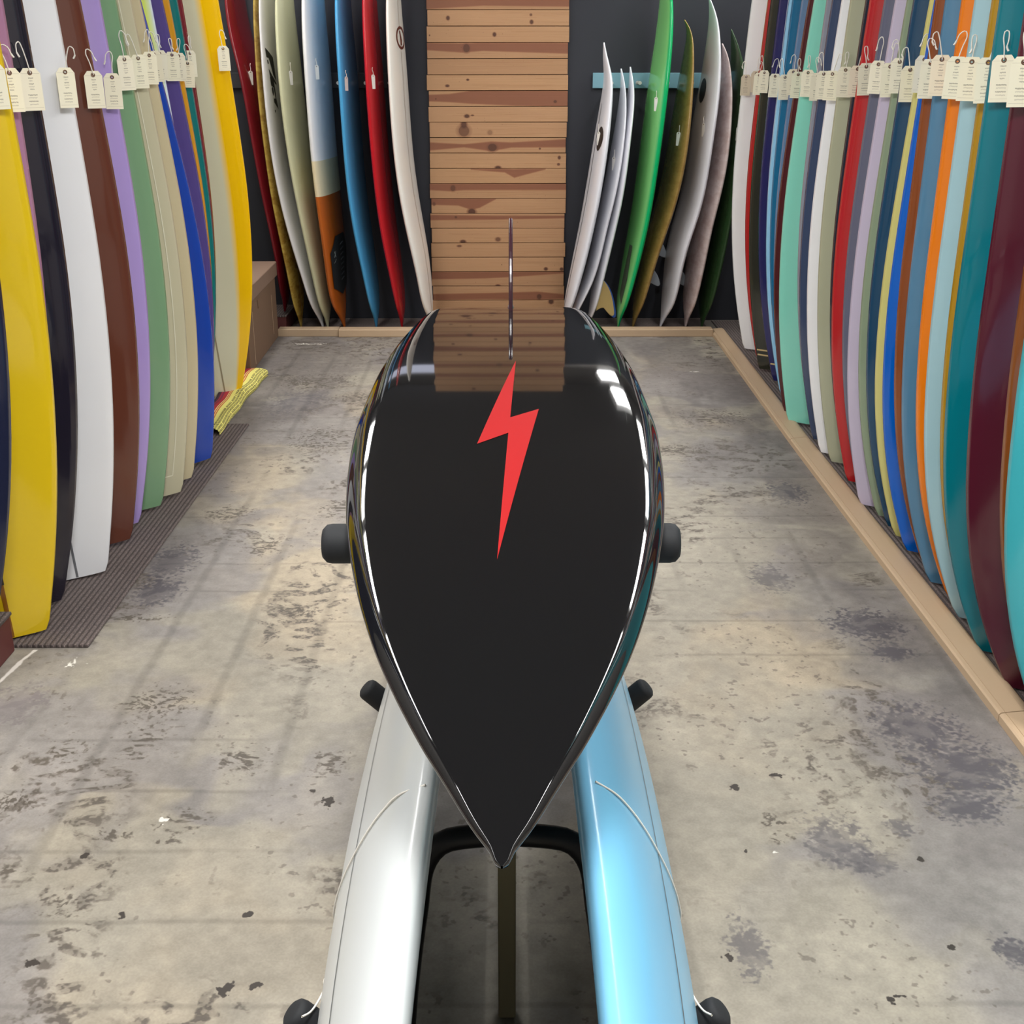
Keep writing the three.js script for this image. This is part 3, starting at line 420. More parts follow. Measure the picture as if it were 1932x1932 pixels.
const BL = [
  ['darkred', [120, 24, 36], 'dark red board, leftmost of those on the back wall', [[-1.365, 0], [-1.373, 0.36], [-1.408, 0.66], [-1.456, 1.07], [-1.499, 1.396], [-1.537, 1.587], [-1.552, 1.774], [-1.55, 2.1]], 2.3, { W: 0.48, up: 0.108, d: 7.35 }],
  ['ochre', [176, 146, 64], 'mottled ochre board between the dark red and lettered white ones', [[-1.262, 0], [-1.272, 0.12], [-1.306, 0.47], [-1.346, 0.8], [-1.367, 1.07], [-1.382, 1.36], [-1.385, 1.66], [-1.38, 1.861], [-1.35, 2.1]], 2.3, { W: 0.46, thick: 0.04, stringer: [110, 78, 30] }],
  ['lettered', [226, 224, 226], 'white board with black lettering on the back wall', [[-1.128, 0], [-1.147, 0.065], [-1.203, 0.31], [-1.27, 0.63], [-1.322, 0.98], [-1.344, 1.3], [-1.353, 1.63], [-1.351, 1.861], [-1.33, 2.1]], 2.25, { W: 0.5, thick: 0.046 }],
  ['cream', [206, 206, 170], 'cream board beside the lettered white one on the back wall', [[-1.098, 0], [-1.127, 0.21], [-1.174, 0.57], [-1.215, 0.87], [-1.25, 1.24], [-1.264, 1.6], [-1.259, 1.861], [-1.235, 2.1]], 2.3, { W: 0.5, turn: 5, thick: 0.06 }],
  ['orangetail', null, 'white board with cream band and orange tail', [[-0.995, 0], [-1.025, 0.1], [-1.061, 0.47], [-1.079, 0.74], [-1.094, 1.01], [-1.105, 1.43], [-1.109, 1.68], [-1.104, 1.861], [-1.08, 2.15]], 2.45, { W: 0.54, turn: 6, thick: 0.07, rows: [0.798, 0.8, 0.995, 0.997], colour: (() => { const a = lin([182, 92, 28]), b = lin([226, 212, 176]), c = lin([228, 228, 230]), q = lin([214, 222, 226]); return (s) => s < 0.799 ? a : s < 0.996 ? b : c; })() }],
  ['blue', [72, 156, 206], 'sky blue board between the orange-tailed and red ones', [[-0.798, 0], [-0.835, 0.27], [-0.887, 0.63], [-0.912, 0.93], [-0.924, 1.3], [-0.933, 1.63], [-0.931, 1.861], [-0.912, 2.1]], 2.35, { W: 0.5 }],
  ['red', [186, 22, 34], 'glossy red board on the back wall left of the planks', [[-0.64, 0], [-0.677, 0.27], [-0.726, 0.6], [-0.751, 0.87], [-0.773, 1.3], [-0.782, 1.63], [-0.781, 1.861], [-0.762, 2.1]], 2.35, { W: 0.5 }],
  ['round', [232, 228, 220], 'white board with a round brown emblem beside the plank panel', [[-0.455, 0], [-0.474, 0.065], [-0.517, 0.31], [-0.579, 0.66], [-0.616, 0.93], [-0.639, 1.3], [-0.648, 1.63], [-0.646, 1.861], [-0.63, 2.1]], 2.3, { W: 0.5, turn: 6, stringer: [150, 120, 90] }],
];
for (const [k, c, d, cu, tip, o] of BL) placeShort('B' + k, -1, c, d, cu, tip, o);
const BR = [
  ['white1', [228, 229, 236], 'white board with a black oval logo, right of the plank panel', [[0.372, 0], [0.381, 0.06], [0.417, 0.2], [0.484, 0.47], [0.545, 0.8], [0.588, 1.12], [0.604, 1.33], [0.602, 1.44], [0.575, 1.56], [0.562, 1.63]], 1.63, { W: 0.46 }],
  ['thin2', [230, 231, 238], 'slim white board, first of the two small pointed ones', [[0.41, 0], [0.429, 0.08], [0.509, 0.275], [0.588, 0.595], [0.649, 0.89], [0.678, 1.12], [0.687, 1.3], [0.68, 1.41], [0.665, 1.49]], 1.49, { W: 0.42, thick: 0.042 }],
  ['thin3', [230, 231, 238], 'slim white board with a wooden fin at its tail', [[0.5, 0], [0.513, 0.03], [0.56, 0.2], [0.635, 0.565], [0.686, 0.86], [0.721, 1.18], [0.731, 1.4], [0.718, 1.495]], 1.5, { W: 0.42, thick: 0.046 }],
  ['green', null, 'bright green board standing on the back wall', [[0.694, 0], [0.773, 0.34], [0.831, 0.655], [0.876, 1.03], [0.911, 1.4], [0.927, 1.68], [0.922, 1.862], [0.895, 2.05]], 2.15, { W: 0.5, turn: 5, rough: 0.12, thick: 0.066, colour: (() => { const a = lin([126, 200, 120]), b = lin([0, 172, 100]); return (s, r, side) => mix3(a, b, side < 0 ? 1 : sstep(0.88, 0.9, r)); })() }],
  ['tan', [150, 122, 66], 'olive tan board with grey fins, right of the green one', [[0.785, 0], [0.822, 0.135], [0.904, 0.47], [0.981, 0.745], [1.039, 1.09], [1.058, 1.4], [1.06, 1.6], [1.035, 1.72], [1.017, 1.75]], 1.75, { W: 0.5 }],
  ['white4', [226, 226, 232], 'tall white board with grey fins on the back wall', [[0.955, 0], [0.993, 0.1], [1.059, 0.47], [1.12, 0.71], [1.174, 1.09], [1.202, 1.38], [1.203, 1.6], [1.18, 1.78], [1.15, 1.87]], 1.87, { W: 0.52, turn: 5, thick: 0.062 }],
  ['pink', [208, 188, 186], 'stained pinkish white board between tall white and dark green', [[1.11, 0], [1.166, 0.34], [1.202, 0.625], [1.258, 0.95], [1.279, 1.24], [1.276, 1.46], [1.258, 1.57], [1.238, 1.625]], 1.625, { W: 0.5, turn: 5, thick: 0.056 }],
  ['dkgreen', [44, 72, 40], 'dark green board, rightmost of those on the back wall', [[1.21, 0], [1.27, 0.34], [1.307, 0.655], [1.343, 1.03], [1.356, 1.38], [1.336, 1.54], [1.285, 1.7]], 1.7, { W: 0.48, turn: 6 }],
];
for (const [k, c, d, cu, tip, o] of BR) placeShort('B' + k, 1, c, d, cu, tip, o);
{ // mottling: worn patches on the ochre and pinkish boards
  const worn = (a, b, seed) => dataTexture(256, 512, (i, j, c) => { const x = i / 256, y = j / 512; const n = sstep(0.45, 0.62, fbm(x * 9 + seed, y * 22, 4)) * 0.6 + 0.4 * sstep(0.5, 0.6, fbm(x * 30 + seed, y * 60, 3)); for (let k = 0; k < 3; k++) c[k] = a[k] + (b[k] - a[k]) * n; });
  for (const [k, a, b] of [['Bochre', [184, 156, 74], [150, 116, 48]], ['Bpink', [216, 199, 196], [200, 178, 173]], ['Btan', [154, 126, 70], [142, 114, 60]]]) { const m = boards[k].g.children[0].material; m.color.set(0xffffff); m.map = worn(a, b, k.length * 3); }
}
{ // fins, pads and graphics of the back-wall boards
  const grey = gloss([150, 158, 166], 0.35), pads = std([26, 27, 29], 0.8), ink = std([22, 20, 20], 0.5);
  const backFin = (b, s, x, h, base, m, tilt = 0.15, rake = base * 0.45) => { const p = b.sh.surf(s, x, -1), f = part('fin', finGeo(h, base, rake), m, b.g); const M = new THREE.Matrix4().makeBasis(new THREE.Vector3(0, -1, 0), new THREE.Vector3(0, 0, -1), new THREE.Vector3(1, 0, 0)); f.quaternion.setFromRotationMatrix(M); f.position.set(p.x, p.y, p.z + 0.002); f.rotateX(tilt); return f; };
  const tn = boards.Btan, w4 = boards.Bwhite4, t3 = boards.Bthin3;
  backFin(tn, 0.47, -0.15, 0.1, 0.11, grey); backFin(tn, 0.3, -0.12, 0.1, 0.11, grey); backFin(w4, 0.47, -0.15, 0.1, 0.11, grey); backFin(w4, 0.3, -0.12, 0.1, 0.11, grey);
  const wood = gloss([206, 176, 116], 0.3), blue = gloss([52, 92, 170], 0.3), f = backFin(t3, 0.2, 0, 0.1, 0.2, wood, 0, 0.1); f.userData.label = 'honey wood fin'; const rim = part('fin_edge', finGeo(0.113, 0.2, 0.112, 0.006), blue, t3.g, 'blue resin fin edge'); rim.position.copy(f.position); rim.quaternion.copy(f.quaternion);
  const o = boards.Borangetail, pad = part('traction_pad', decalGeo(o.sh, [[-0.2, 0.47], [-0.1, 0.56], [0.1, 0.56], [0.18, 0.47], [0.15, 0.26], [0, 0.2], [-0.16, 0.26]], 1, 0.006, 0.04), pads, o.g, 'black ridged foam pad');
  for (let i = 0; i < 8; i++) { const s = 0.5 - i * 0.03, q = [[-0.02, s], [0.05, s + 0.01]].map(([x, y]) => o.sh.surf(y, x, 1, 0.008)); part('pad_ridge', tube([q[0].toArray(), q[1].toArray()], 0.0035, 2, 6), std([70, 72, 76], 0.7), pad); }
  for (const P of [[[-0.15, 0.44], [-0.14, 0.44], [-0.115, 0.475], [-0.125, 0.475]], [[-0.125, 0.44], [-0.115, 0.44], [-0.14, 0.475], [-0.15, 0.475]], [[-0.15, 0.405], [-0.115, 0.425], [-0.115, 0.43], [-0.15, 0.41]]]) part('pad_mark', decalGeo(o.sh, P, 1, 0.0072, 0.04), std([150, 156, 152], 0.6), pad);
  const l = boards.Blettered; // brushed lettering reading down the board
  for (const P of [[[-0.19, 1.6], [-0.07, 1.55], [-0.06, 1.5], [-0.05, 1.42], [-0.1, 1.46], [-0.15, 1.545], [-0.185, 1.55]], [[-0.18, 1.535], [-0.165, 1.535], [-0.16, 1.515], [-0.178, 1.515]], [[-0.17, 1.49], [-0.13, 1.46], [-0.05, 1.41], [-0.06, 1.40], [-0.13, 1.435], [-0.165, 1.455]], [[-0.165, 1.45], [-0.11, 1.435], [-0.09, 1.38], [-0.085, 1.33], [-0.1, 1.33], [-0.12, 1.39], [-0.16, 1.40]], [[-0.155, 1.385], [-0.13, 1.395], [-0.125, 1.365], [-0.14, 1.345], [-0.15, 1.36]], [[-0.135, 1.33], [-0.085, 1.33], [-0.06, 1.27], [-0.1, 1.29], [-0.135, 1.31]], [[-0.14, 1.27], [-0.125, 1.27], [-0.125, 1.255], [-0.14, 1.255]]]) part('lettering', decalGeo(l.sh, P, 1, 0.001, 0.04), ink, l.g, 'black brushed lettering');
  const rd = boards.Bround, ring = gloss([96, 44, 34], 0.4), N = 28, cx = 0.02, cs = 1.655, pt = (r, k, q) => [cx + q * 0.13 * Math.cos(k / N * 6.2832) * r, cs + 0.062 * Math.sin(k / N * 6.2832) * r];
  for (let k = 0; k < N; k++) part('emblem_ring', decalGeo(rd.sh, [pt(1, k, 1), pt(1, k + 1, 1), pt(0.76, k + 1, 1), pt(0.76, k, 1)], 1, 0.001, 0.05), ring, rd.g);
  part('emblem', decalGeo(rd.sh, [[cx - 0.04, cs + 0.036], [cx - 0.005, cs + 0.036], [cx + 0.025, cs - 0.012], [cx + 0.02, cs - 0.04], [cx - 0.015, cs - 0.04], [cx - 0.02, cs - 0.005]], 1, 0.001, 0.05), ring, rd.g, 'brown emblem figure');
  for (const [k, s, x] of [['Bwhite1', 1.11, 0.1], ['Bwhite4', 1.37, -0.04]]) { const b = boards[k], P = []; for (let i = 0; i < 20; i++) P.push([x + 0.075 * Math.cos(i / 20 * 6.2832), s + 0.068 * Math.sin(i / 20 * 6.2832)]); part('oval_logo', decalGeo(b.sh, P, 1, 0.001, 0.03), ink, b.g, 'black oval logo'); }
  const g1 = boards.Bgreen; part('wax_patch', decalGeo(g1.sh, [[0.02, 0.5], [0.1, 0.5], [0.12, 0.3], [0.08, 0.15], [0, 0.2]], 1, 0.002, 0.03), std([66, 78, 60], 0.9), g1.g, 'dark worn tail pad');
  part('stringer', stripGeo(boards.Bwhite1.sh, () => -0.02, 0.05, 1.3, 0.012, 1, 0.0009), ink, boards.Bwhite1.g);
}

// ───────────────────────── hang tags ─────────────────────────
const tagMaps = [3, 8, 21].map((seed) => canvasTexture(96, 192, (c) => {
  const r = rng(seed); c.fillStyle = '#f7f1d8'; c.fillRect(0, 0, 96, 192); const line = (y, w, a) => { c.fillStyle = `rgba(90,82,70,${a})`; for (let x = 48 - w / 2; x < 48 + w / 2; x += 4) c.fillRect(x, y + r() * 1.5, 3, 4 + r() * 2); };
  line(42, 22, 0.5); line(54, 16, 0.25); line(68, 22, 0.5); line(80, 26, 0.2); line(92, 18, 0.4); line(118, 44, 0.55); line(130, 40, 0.22); line(146, 44, 0.5); line(160, 38, 0.25); c.strokeStyle = 'rgba(120,110,90,0.4)'; c.lineWidth = 1.2; c.beginPath(); c.moveTo(4, 24); c.lineTo(92, 25); c.stroke(); c.beginPath(); c.moveTo(6, 178); c.lineTo(92, 178); c.stroke();
}));
const TW = 0.052, TH = 0.105;
function cardGeo(w, h, t = 0.0009) {
  const s = new THREE.Shape(), k = w * 0.2; s.moveTo(-w / 2, -h); s.lineTo(w / 2, -h); s.lineTo(w / 2, -k * 1.3); s.lineTo(w / 2 - k, 0); s.lineTo(-w / 2 + k, 0); s.lineTo(-w / 2, -k * 1.3); s.closePath();
  const hole = new THREE.Path(); hole.absarc(0, -w * 0.22, w * 0.045, 0, Math.PI * 2, true); s.holes.push(hole);
  const g = new THREE.ExtrudeGeometry(s, { depth: t, bevelEnabled: false, curveSegments: 8 }), p = g.attributes.position, uv = g.attributes.uv; for (let i = 0; i < p.count; i++) uv.setXY(i, p.getX(i) / w + 0.5, 1 + p.getY(i) / h); return g;
}
const bigCard = cardGeo(TW, TH), smallCard = cardGeo(0.03, 0.075), ringGeo = (w) => new THREE.TorusGeometry(w * 0.085, w * 0.035, 6, 16).translate(0, -w * 0.22, 0.001);
const cardMats = tagMaps.map((m) => new THREE.MeshStandardMaterial({ map: m, roughness: 0.85 })), greyCard = new THREE.MeshStandardMaterial({ map: tagMaps[0], color: srgb(222, 218, 214), roughness: 0.85 }), whiteCard = std([232, 230, 224], 0.85), eyeMat = std([120, 92, 74], 0.4, { metalness: 0.6 }), stringMat = std([238, 234, 224], 0.9);
const STRINGS = [
  [[0, -0.012, 0.002], [-0.006, 0.02, 0.003], [-0.012, 0.05, 0.002], [-0.017, 0.062, 0.001], [-0.026, 0.058, 0.001], [-0.03, 0.038, 0.002]],
  [[0, -0.012, 0.002], [-0.003, 0.015, 0.003], [-0.008, 0.042, 0.002], [-0.006, 0.056, 0.001], [0.001, 0.056, 0.001], [0.004, 0.036, 0.002], [0.002, 0.02, 0.003]],
  [[0, -0.012, 0.002], [-0.006, 0.026, 0.003], [-0.012, 0.055, 0.002], [-0.006, 0.068, 0.001], [0.006, 0.06, 0.001], [0.012, 0.04, 0.002]],
].map((P) => mergeGeometries([tube(P, 0.0016, 22, 6), tube([P[P.length - 1], [P[P.length - 1][0] + 0.002, P[P.length - 1][1] - 0.006, 0.003], [P[P.length - 1][0] + 0.005, P[P.length - 1][1] - 0.011, 0.003]], 0.0026, 4, 6)]));
const shortString = tube([[0, -0.006, 0.001], [0.001, 0.012, 0.002], [-0.003, 0.03, 0.001], [0, 0.042, 0.001]], 0.0016, 12, 5);
const tr = rng(31);
function hangTag(key, inset, y, { small = false, mat, sway, yaw, dup = '' } = {}) {
  const b = boards[key], s = y - b.g.position.y, hw = b.sh.hw(Math.min(b.sh.L * 0.99, Math.max(0.01, s)));
  b.g.updateMatrixWorld(true); const rail = b.front; let p;
  if (!b.short) p = new THREE.Vector3(rail * (hw - Math.max(0.012, inset)), s, b.sh.zf(s, 0, 1) + 0.004); else p = new THREE.Vector3((b.side < 0 ? -1 : 1) * (hw - inset), s, Math.max(b.sh.zf(s - 0.03, hw - inset, 1), b.sh.zf(s, hw - inset, 1)) + 0.004);
  p.applyMatrix4(b.g.matrixWorld);
  const where = b.short ? `the ${small}` : `the ${b.desc} longboard in the ${b.side < 0 ? 'left' : 'right'} row`;
  const t = thing('hang_tag', `${small ? 'small white' : 'cream'} paper tag hanging on ${where}${dup}`, 'tag', small ? 'small tags on the back wall boards' : `hang tags on the ${b.side < 0 ? 'left' : 'right'} row`, p.toArray());
  t.rotation.set(0, R(yaw ?? (b.short ? (b.side < 0 ? 55 : -55) : b.side < 0 ? 30 : -20) + (tr() - 0.5) * 26), R(sway ?? (tr() - 0.5) * 4), 'YXZ');
  const w = small ? 0.03 : TW; part('card', small ? smallCard : bigCard, mat || (small ? whiteCard : cardMats[Math.floor(tr() * 3)]), t); part('eyelet', ringGeo(w), eyeMat, t.children[0]); const st = part('string', small ? shortString : STRINGS[Math.floor(tr() * 3)], stringMat, t); st.rotation.y = (tr() < 0.4 ? Math.PI : 0) + (tr() - 0.5) * 1.2; st.rotation.z = (tr() - 0.5) * 0.2; st.scale.y = 0.8 + tr() * 0.3;
}
for (const [k, i, y] of [['yellow', 0.03, 1.507], ['mauve', 0.016, 1.502], ['dark', 0.018, 1.496], ['white', 0.014, 1.497], ['brown', 0.012, 1.482], ['lav', 0.01, 1.477], ['green', 0.018, 1.528], ['cream1', 0.023, 1.531], ['cream2', 0.016, 1.54], ['blue', 0.012, 1.543], ['neon', 0.0, 1.553], ['purple', 0.016, 1.547], ['orange', 0.012, 1.547], ['teal', 0.012, 1.522], ['dkred', 0.012, 1.565], ['creamyellow', 0.024, 1.588], ['Rred', 0, 1.477], ['Rblack', 0.017, 1.492], ['Rnavy', 0.028, 1.478], ['Rtealblue', 0.014, 1.475], ['Rsteelthin', 0.012, 1.493], ['Rmaroon', 0.012, 1.479], ['Rmint', 0.027, 1.489], ['Rgrey', 0.012, 1.48], ['Rslate', 0.015, 1.486], ['Rwhite2', 0.012, 1.486], ['Rsage', 0.023, 1.503], ['Rbknavy', 0.01, 1.505], ['Rred2', 0.025, 1.513], ['Rslate2', 0.018, 1.519], ['Rlav', 0.021, 1.511], ['Rsage2', 0.012, 1.524], ['Rdeepblue', 0.026, 1.503], ['Ryel', 0.017, 1.529], ['Rbrown', 0.012, 1.527], ['Rsteel', 0.013, 1.537], ['Rorange', 0.012, 1.532], ['Rpale', 0.015, 1.529], ['Rgold', 0.012, 1.528], ['Rteal', 0.029, 1.532], ['Rmaroon2', 0.014, 1.528]]) hangTag(k, i, y);
hangTag('Rwhite', 0.025, 1.47, { mat: greyCard, dup: ', left of two' }); hangTag('Rwhite', 0.075, 1.49, { mat: greyCard, dup: ', right of two' });
for (const [k, i, y, n] of [['Bdarkred', 0.1, 1.5, 'dark red wall board'], ['Bcream', 0.12, 1.5, 'cream wall board'], ['Borangetail', 0.1, 1.53, 'white board with the orange tail'], ['Bblue', 0.05, 1.47, 'sky blue wall board'], ['Bred', 0.05, 1.48, 'glossy red wall board'], ['Bgreen', 0.09, 1.36, 'bright green board'], ['Btan', 0.1, 1.17, 'olive tan board'], ['Bwhite1', 0.12, 1.17, 'white board beside the plank panel'], ['Bwhite4', 0.11, 1.22, 'tall white board with grey fins'], ['Bthin2', 0.1, 1.03, 'slim pointed white board'], ['Bdkgreen', 0.03, 1.2, 'dark green board']]) hangTag(k, i, y, { small: n });

// ───────────────────────── display rack and its boards ─────────────────────────
const steel = std([24, 25, 28], 0.45), foam = std([26, 28, 31], 0.75);
{
  const t = thing('display_rack', 'black steel display rack with padded arms carrying the black surfboard', 'rack', null, [0, 0, -1.6]);
  const at = (x, y, d) => [x, y, -(d - 1.6)];
  part('post', rbox(-0.0145, 0.0145, 0.006, 0.84, -0.015, 0.015, 0.003), std([160, 150, 118], 0.6), t, 'beige wooden post');
  part('post_block', rbox(-0.006, 0.03, 0.36, 0.4, -0.03, -0.016, 0.003), std([184, 168, 128], 0.6), t);
  part('post', rbox(-0.0145, 0.0145, 0.006, 0.84, -0.815, -0.785, 0.003), std([160, 150, 118], 0.6), t, 'beige wooden post');
  for (const d of [1.6, 2.4]) { part('crossbar', tube([at(-0.2, 0.858, d), at(0.2, 0.858, d)], 0.012, 2, 10), steel, t); for (const s of [-1, 1]) { const g = new THREE.CapsuleGeometry(0.029, 0.0, 6, 20); const P = [[0, 0], [0.021, 0], [0.0275, 0.006], [0.029, 0.014], [0.029, 0.15]].map(([r, y]) => new THREE.Vector2(r, y)); const lg = new THREE.LatheGeometry(P, 24); const m = part('foam_pad', lg, foam, t); m.position.set(...at(d > 2 ? s * 0.22 : s < 0 ? -0.264 : 0.25, 0.86, d)); m.rotation.z = s * Math.PI / 2; } }
  const arch = [[-0.168, 0.012], [-0.155, 0.16], [-0.137, 0.3], [-0.124, 0.38], [-0.098, 0.418], [-0.05, 0.43], [0.05, 0.43], [0.098, 0.418], [0.124, 0.38], [0.137, 0.3], [0.155, 0.16], [0.168, 0.012]];
  for (const d of [1.5, 2.5]) part('leg_arch', tube(arch.map(([x, y]) => at(x, y, d)), 0.0175, 60, 12), steel, t);
  for (const s of [-1, 1]) {
    part('unseen_side_panel', rbox(s * 0.2 - 0.006, s * 0.2 + 0.006, 0, 0.375, -1.2, 0.85, 0.002), steel, t, 'unseen black side panel shading the floor below the lower boards');  // out of view, placed to keep lamp light off the floor under the rack
    part('side_rail', tube([at(s * 0.165, 0.345, 1.05), at(s * 0.165, 0.345, 2.5)], 0.013, 2, 10), steel, t);
    for (const d of [1.13, 1.93]) { const a = [s * 0.15, 0.345], b = [s * 0.258, 0.447]; part('arm', tube([at(a[0], a[1], d), at(s * 0.21, 0.395, d), at(b[0] - s * 0.01, b[1] - 0.008, d)], 0.013, 4, 10), steel, t); const P = [[0, 0], [0.014, 0], [0.019, 0.004], [0.0205, 0.01], [0.0205, 0.085]].map(([r, y]) => new THREE.Vector2(r, y)); const m = part('rubber_grip', new THREE.LatheGeometry(P, 20), foam, t); m.position.set(...at(b[0], b[1], d)); m.quaternion.setFromUnitVectors(new THREE.Vector3(0, 1, 0), new THREE.Vector3(-(b[0] - a[0]), -(b[1] - a[1]), 0).normalize()); }
  }
}
{ // the black board lies bottom up, nose to the viewer; y runs nose to tail, z is the bottom face
  const D0 = 0.835, off = (d) => d - D0;
  const hw = mono([[0.835, 0.001], [0.838, 0.004], [0.845, 0.0072], [0.856, 0.0108], [0.867, 0.0165], [0.878, 0.0228], [0.894, 0.031], [0.914, 0.0402], [0.936, 0.05], [0.966, 0.0635], [0.998, 0.078], [1.042, 0.096], [1.085, 0.1125], [1.164, 0.1395], [1.264, 0.167], [1.36, 0.1885], [1.486, 0.212], [1.593, 0.2262], [1.725, 0.239], [1.944, 0.25], [2.185, 0.2495], [2.492, 0.238], [2.749, 0.2205], [2.9, 0.209], [3.04, 0.195], [3.16, 0.172], [3.23, 0.14], [3.28, 0.09], [3.305, 0.045], [3.312, 0.004]].map(([d, w]) => [off(d), w]));
  const bot = spline([[0.8, 0.8673], [0.9, 0.8873], [1.0, 0.9032], [1.1, 0.9165], [1.2, 0.9273], [1.3, 0.9363], [1.4, 0.9439], [1.5, 0.9504], [1.6, 0.9555], [1.7, 0.9597], [1.8, 0.9631], [1.9, 0.9659], [2.0, 0.968], [2.1, 0.9693], [2.2, 0.9696], [2.3, 0.969], [2.4, 0.9674], [2.5, 0.9647], [2.6, 0.961], [2.7, 0.9564], [2.8, 0.9507], [2.9, 0.9435], [3.0, 0.9345], [3.1, 0.9221], [3.2, 0.9032], [3.3, 0.8732], [3.35, 0.854]].map(([d, y]) => [off(d), y]));
  const L = off(3.312), th = mono([[0, 0.003], [0.006, 0.0085], [0.02, 0.013], [0.06, 0.021], [0.2, 0.038], [0.5, 0.056], [1.0, 0.068], [1.5, 0.066], [2.0, 0.05], [2.3, 0.032], [L, 0.018]]), FR = 0.42;
  const sh = makeShape({ L, hw, th, zc: (s) => bot(s) - th(s) * FR, front: FR, fp: 18, bp: 2.4 });
  const t = thing('shortboard', 'glossy black surfboard with a red lightning bolt, bottom up on the rack', 'surfboard', null, [-0.0042, 0, -D0]); t.rotation.set(-Math.PI / 2, -0.004, 0, 'YXZ');
  part('board_body', shapeGeo(sh, rowsFor(L, 150), 56), gloss([15, 15, 16], 0.035), t);
  const bolt = [[0.018, 2.285], [0.007, 1.891], [0.055, 1.939], [-0.009, 1.345], [0.004, 1.81], [-0.044, 1.756]].map(([x, d]) => [x, off(d)]);
  part('lightning_bolt', decalGeo(sh, bolt, 1, 0.0007, 0.03), gloss([140, 11, 13], 0.6, { specularIntensity: 0.2 }), t, 'red lightning bolt');
  const fin = part('fin', finGeo(0.215, 0.15, 0.06, 0.0105), gloss([54, 30, 38], 0.22), t, 'dark plum single fin'); fin.rotation.set(0, 0, 0);
  const M = new THREE.Matrix4().makeBasis(new THREE.Vector3(0, 1, 0), new THREE.Vector3(0, 0, 1), new THREE.Vector3(1, 0, 0)); fin.quaternion.setFromRotationMatrix(M); fin.position.set(0.008, off(3.06), bot(off(3.06)) - 0.003);
  const bead = part('fin_base', new THREE.SphereGeometry(0.009, 12, 8), gloss([90, 70, 78], 0.1), t); bead.scale.set(0.9, 8, 0.5); bead.position.set(0.008, off(3.06), bot(off(3.06)) + 0.0);
}
const lower = {};
for (const s of [-1, 1]) {
  const hw = mono([[0, 0.004], [0.06, 0.03], [0.2, 0.062], [0.45, s < 0 ? 0.1 : 0.118], [0.65, s < 0 ? 0.128 : 0.14], [0.85, s < 0 ? 0.15 : 0.156], [1.1, s < 0 ? 0.163 : 0.165], [1.45, 0.158], [1.75, 0.12], [1.95, 0.06], [2.0, 0.01]]), th = mono([[0, 0.014], [0.3, 0.05], [1, 0.07], [1.6, 0.05], [2, 0.016]]);
  const sh = makeShape({ L: 2, hw, th, zc: mono([[0, -0.06], [0.4, -0.014], [1, 0], [1.6, -0.01], [2, -0.05]]), front: 0.55, fp: 2.3 });
  const t = thing('shortboard', s < 0 ? 'white surfboard on edge, left of the rack under the black board' : 'light blue surfboard on edge, right of the rack under the black board', 'surfboard', null, [s * 0.149, 0.59, -0.35]);
  t.rotation.set(-Math.PI / 2, 0, -s * R(67), 'ZXY');
  part('board_body', shapeGeo(sh, rowsFor(2, 60), 20), gloss(s < 0 ? [198, 202, 202] : [116, 178, 212], 0.22), t);
  part('stringer', stripGeo(sh, () => s * 0.0, 0.05, 1.95, 0.0026, 1, 0.0008, 60), std([70, 82, 88], 0.5), t);
  t.updateMatrixWorld(true); lower[s] = { t, sh };
  const P = []; for (let i = 0; i <= 10; i++) { const f = i / 10, q = sh.surf(0.83 + 0.075 * f, -s * (0.148 - 0.296 * f), 1, 0.0016).applyMatrix4(t.matrixWorld); P.push(q.toArray()); }
  P.push([s * 0.221, 0.452, -1.17], [s * 0.232, 0.456, -1.12], [s * 0.24, 0.462, -1.105]);
  const g = thing('tie_string', s < 0 ? 'white string tied over the white board on the rack' : 'white string tied over the light blue board on the rack', 'string');
  const cord = part('cord', tube(P, 0.0013, 90, 6), stringMat, g);
  const k = P[11]; part('knot', mergeGeometries([new THREE.TorusGeometry(0.006, 0.0022, 6, 14).rotateX(-0.9).translate(k[0] - s * 0.004, k[1] + 0.003, k[2]), tube([[k[0], k[1], k[2]], [k[0] - s * 0.01, k[1] + 0.004, k[2] + 0.004], [k[0] - s * 0.006, k[1] + 0.002, k[2] + 0.012]], 0.0022, 8, 6)]), stringMat, cord);
}

// ───────────────────────── box, blanket ─────────────────────────
{
  const cb = std([118, 92, 71], 0.85), cbl = std([132, 107, 90], 0.85), tp = gloss([170, 144, 116], 0.3);
  const t = thing('cardboard_box', 'lidded brown cardboard box at the end of the left row', 'box', null, [-1.36, 0, -6.64]);
  t.rotation.y = R(1.5);
  part('body', rbox(-0.42, 0.005, 0, 0.43, -0.47, 0.47, 0.006), cb, t); part('lid', rbox(-0.432, 0.019, 0.362, 0.447, -0.484, 0.484, 0.008), cbl, t);
  const f = new THREE.Shape(); f.moveTo(-0.035, 0); f.lineTo(0.035, 0); f.lineTo(0.022, -0.05); f.lineTo(-0.022, -0.05); f.closePath();
  const hf = part('handle_flap', new THREE.ExtrudeGeometry(f, { depth: 0.003, bevelEnabled: false }), std([120, 92, 70], 0.9), t); hf.rotation.y = Math.PI / 2; hf.rotation.z = 0; hf.position.set(0.006, 0.335, 0.13);
  for (const [z, y0, y1] of [[0.33, 0.02, 0.3], [-0.3, 0.05, 0.28]]) part('tape', rbox(0.0045, 0.0065, y0, y1, z - 0.004, z + 0.004, 0.0008, 1), tp, t);
}
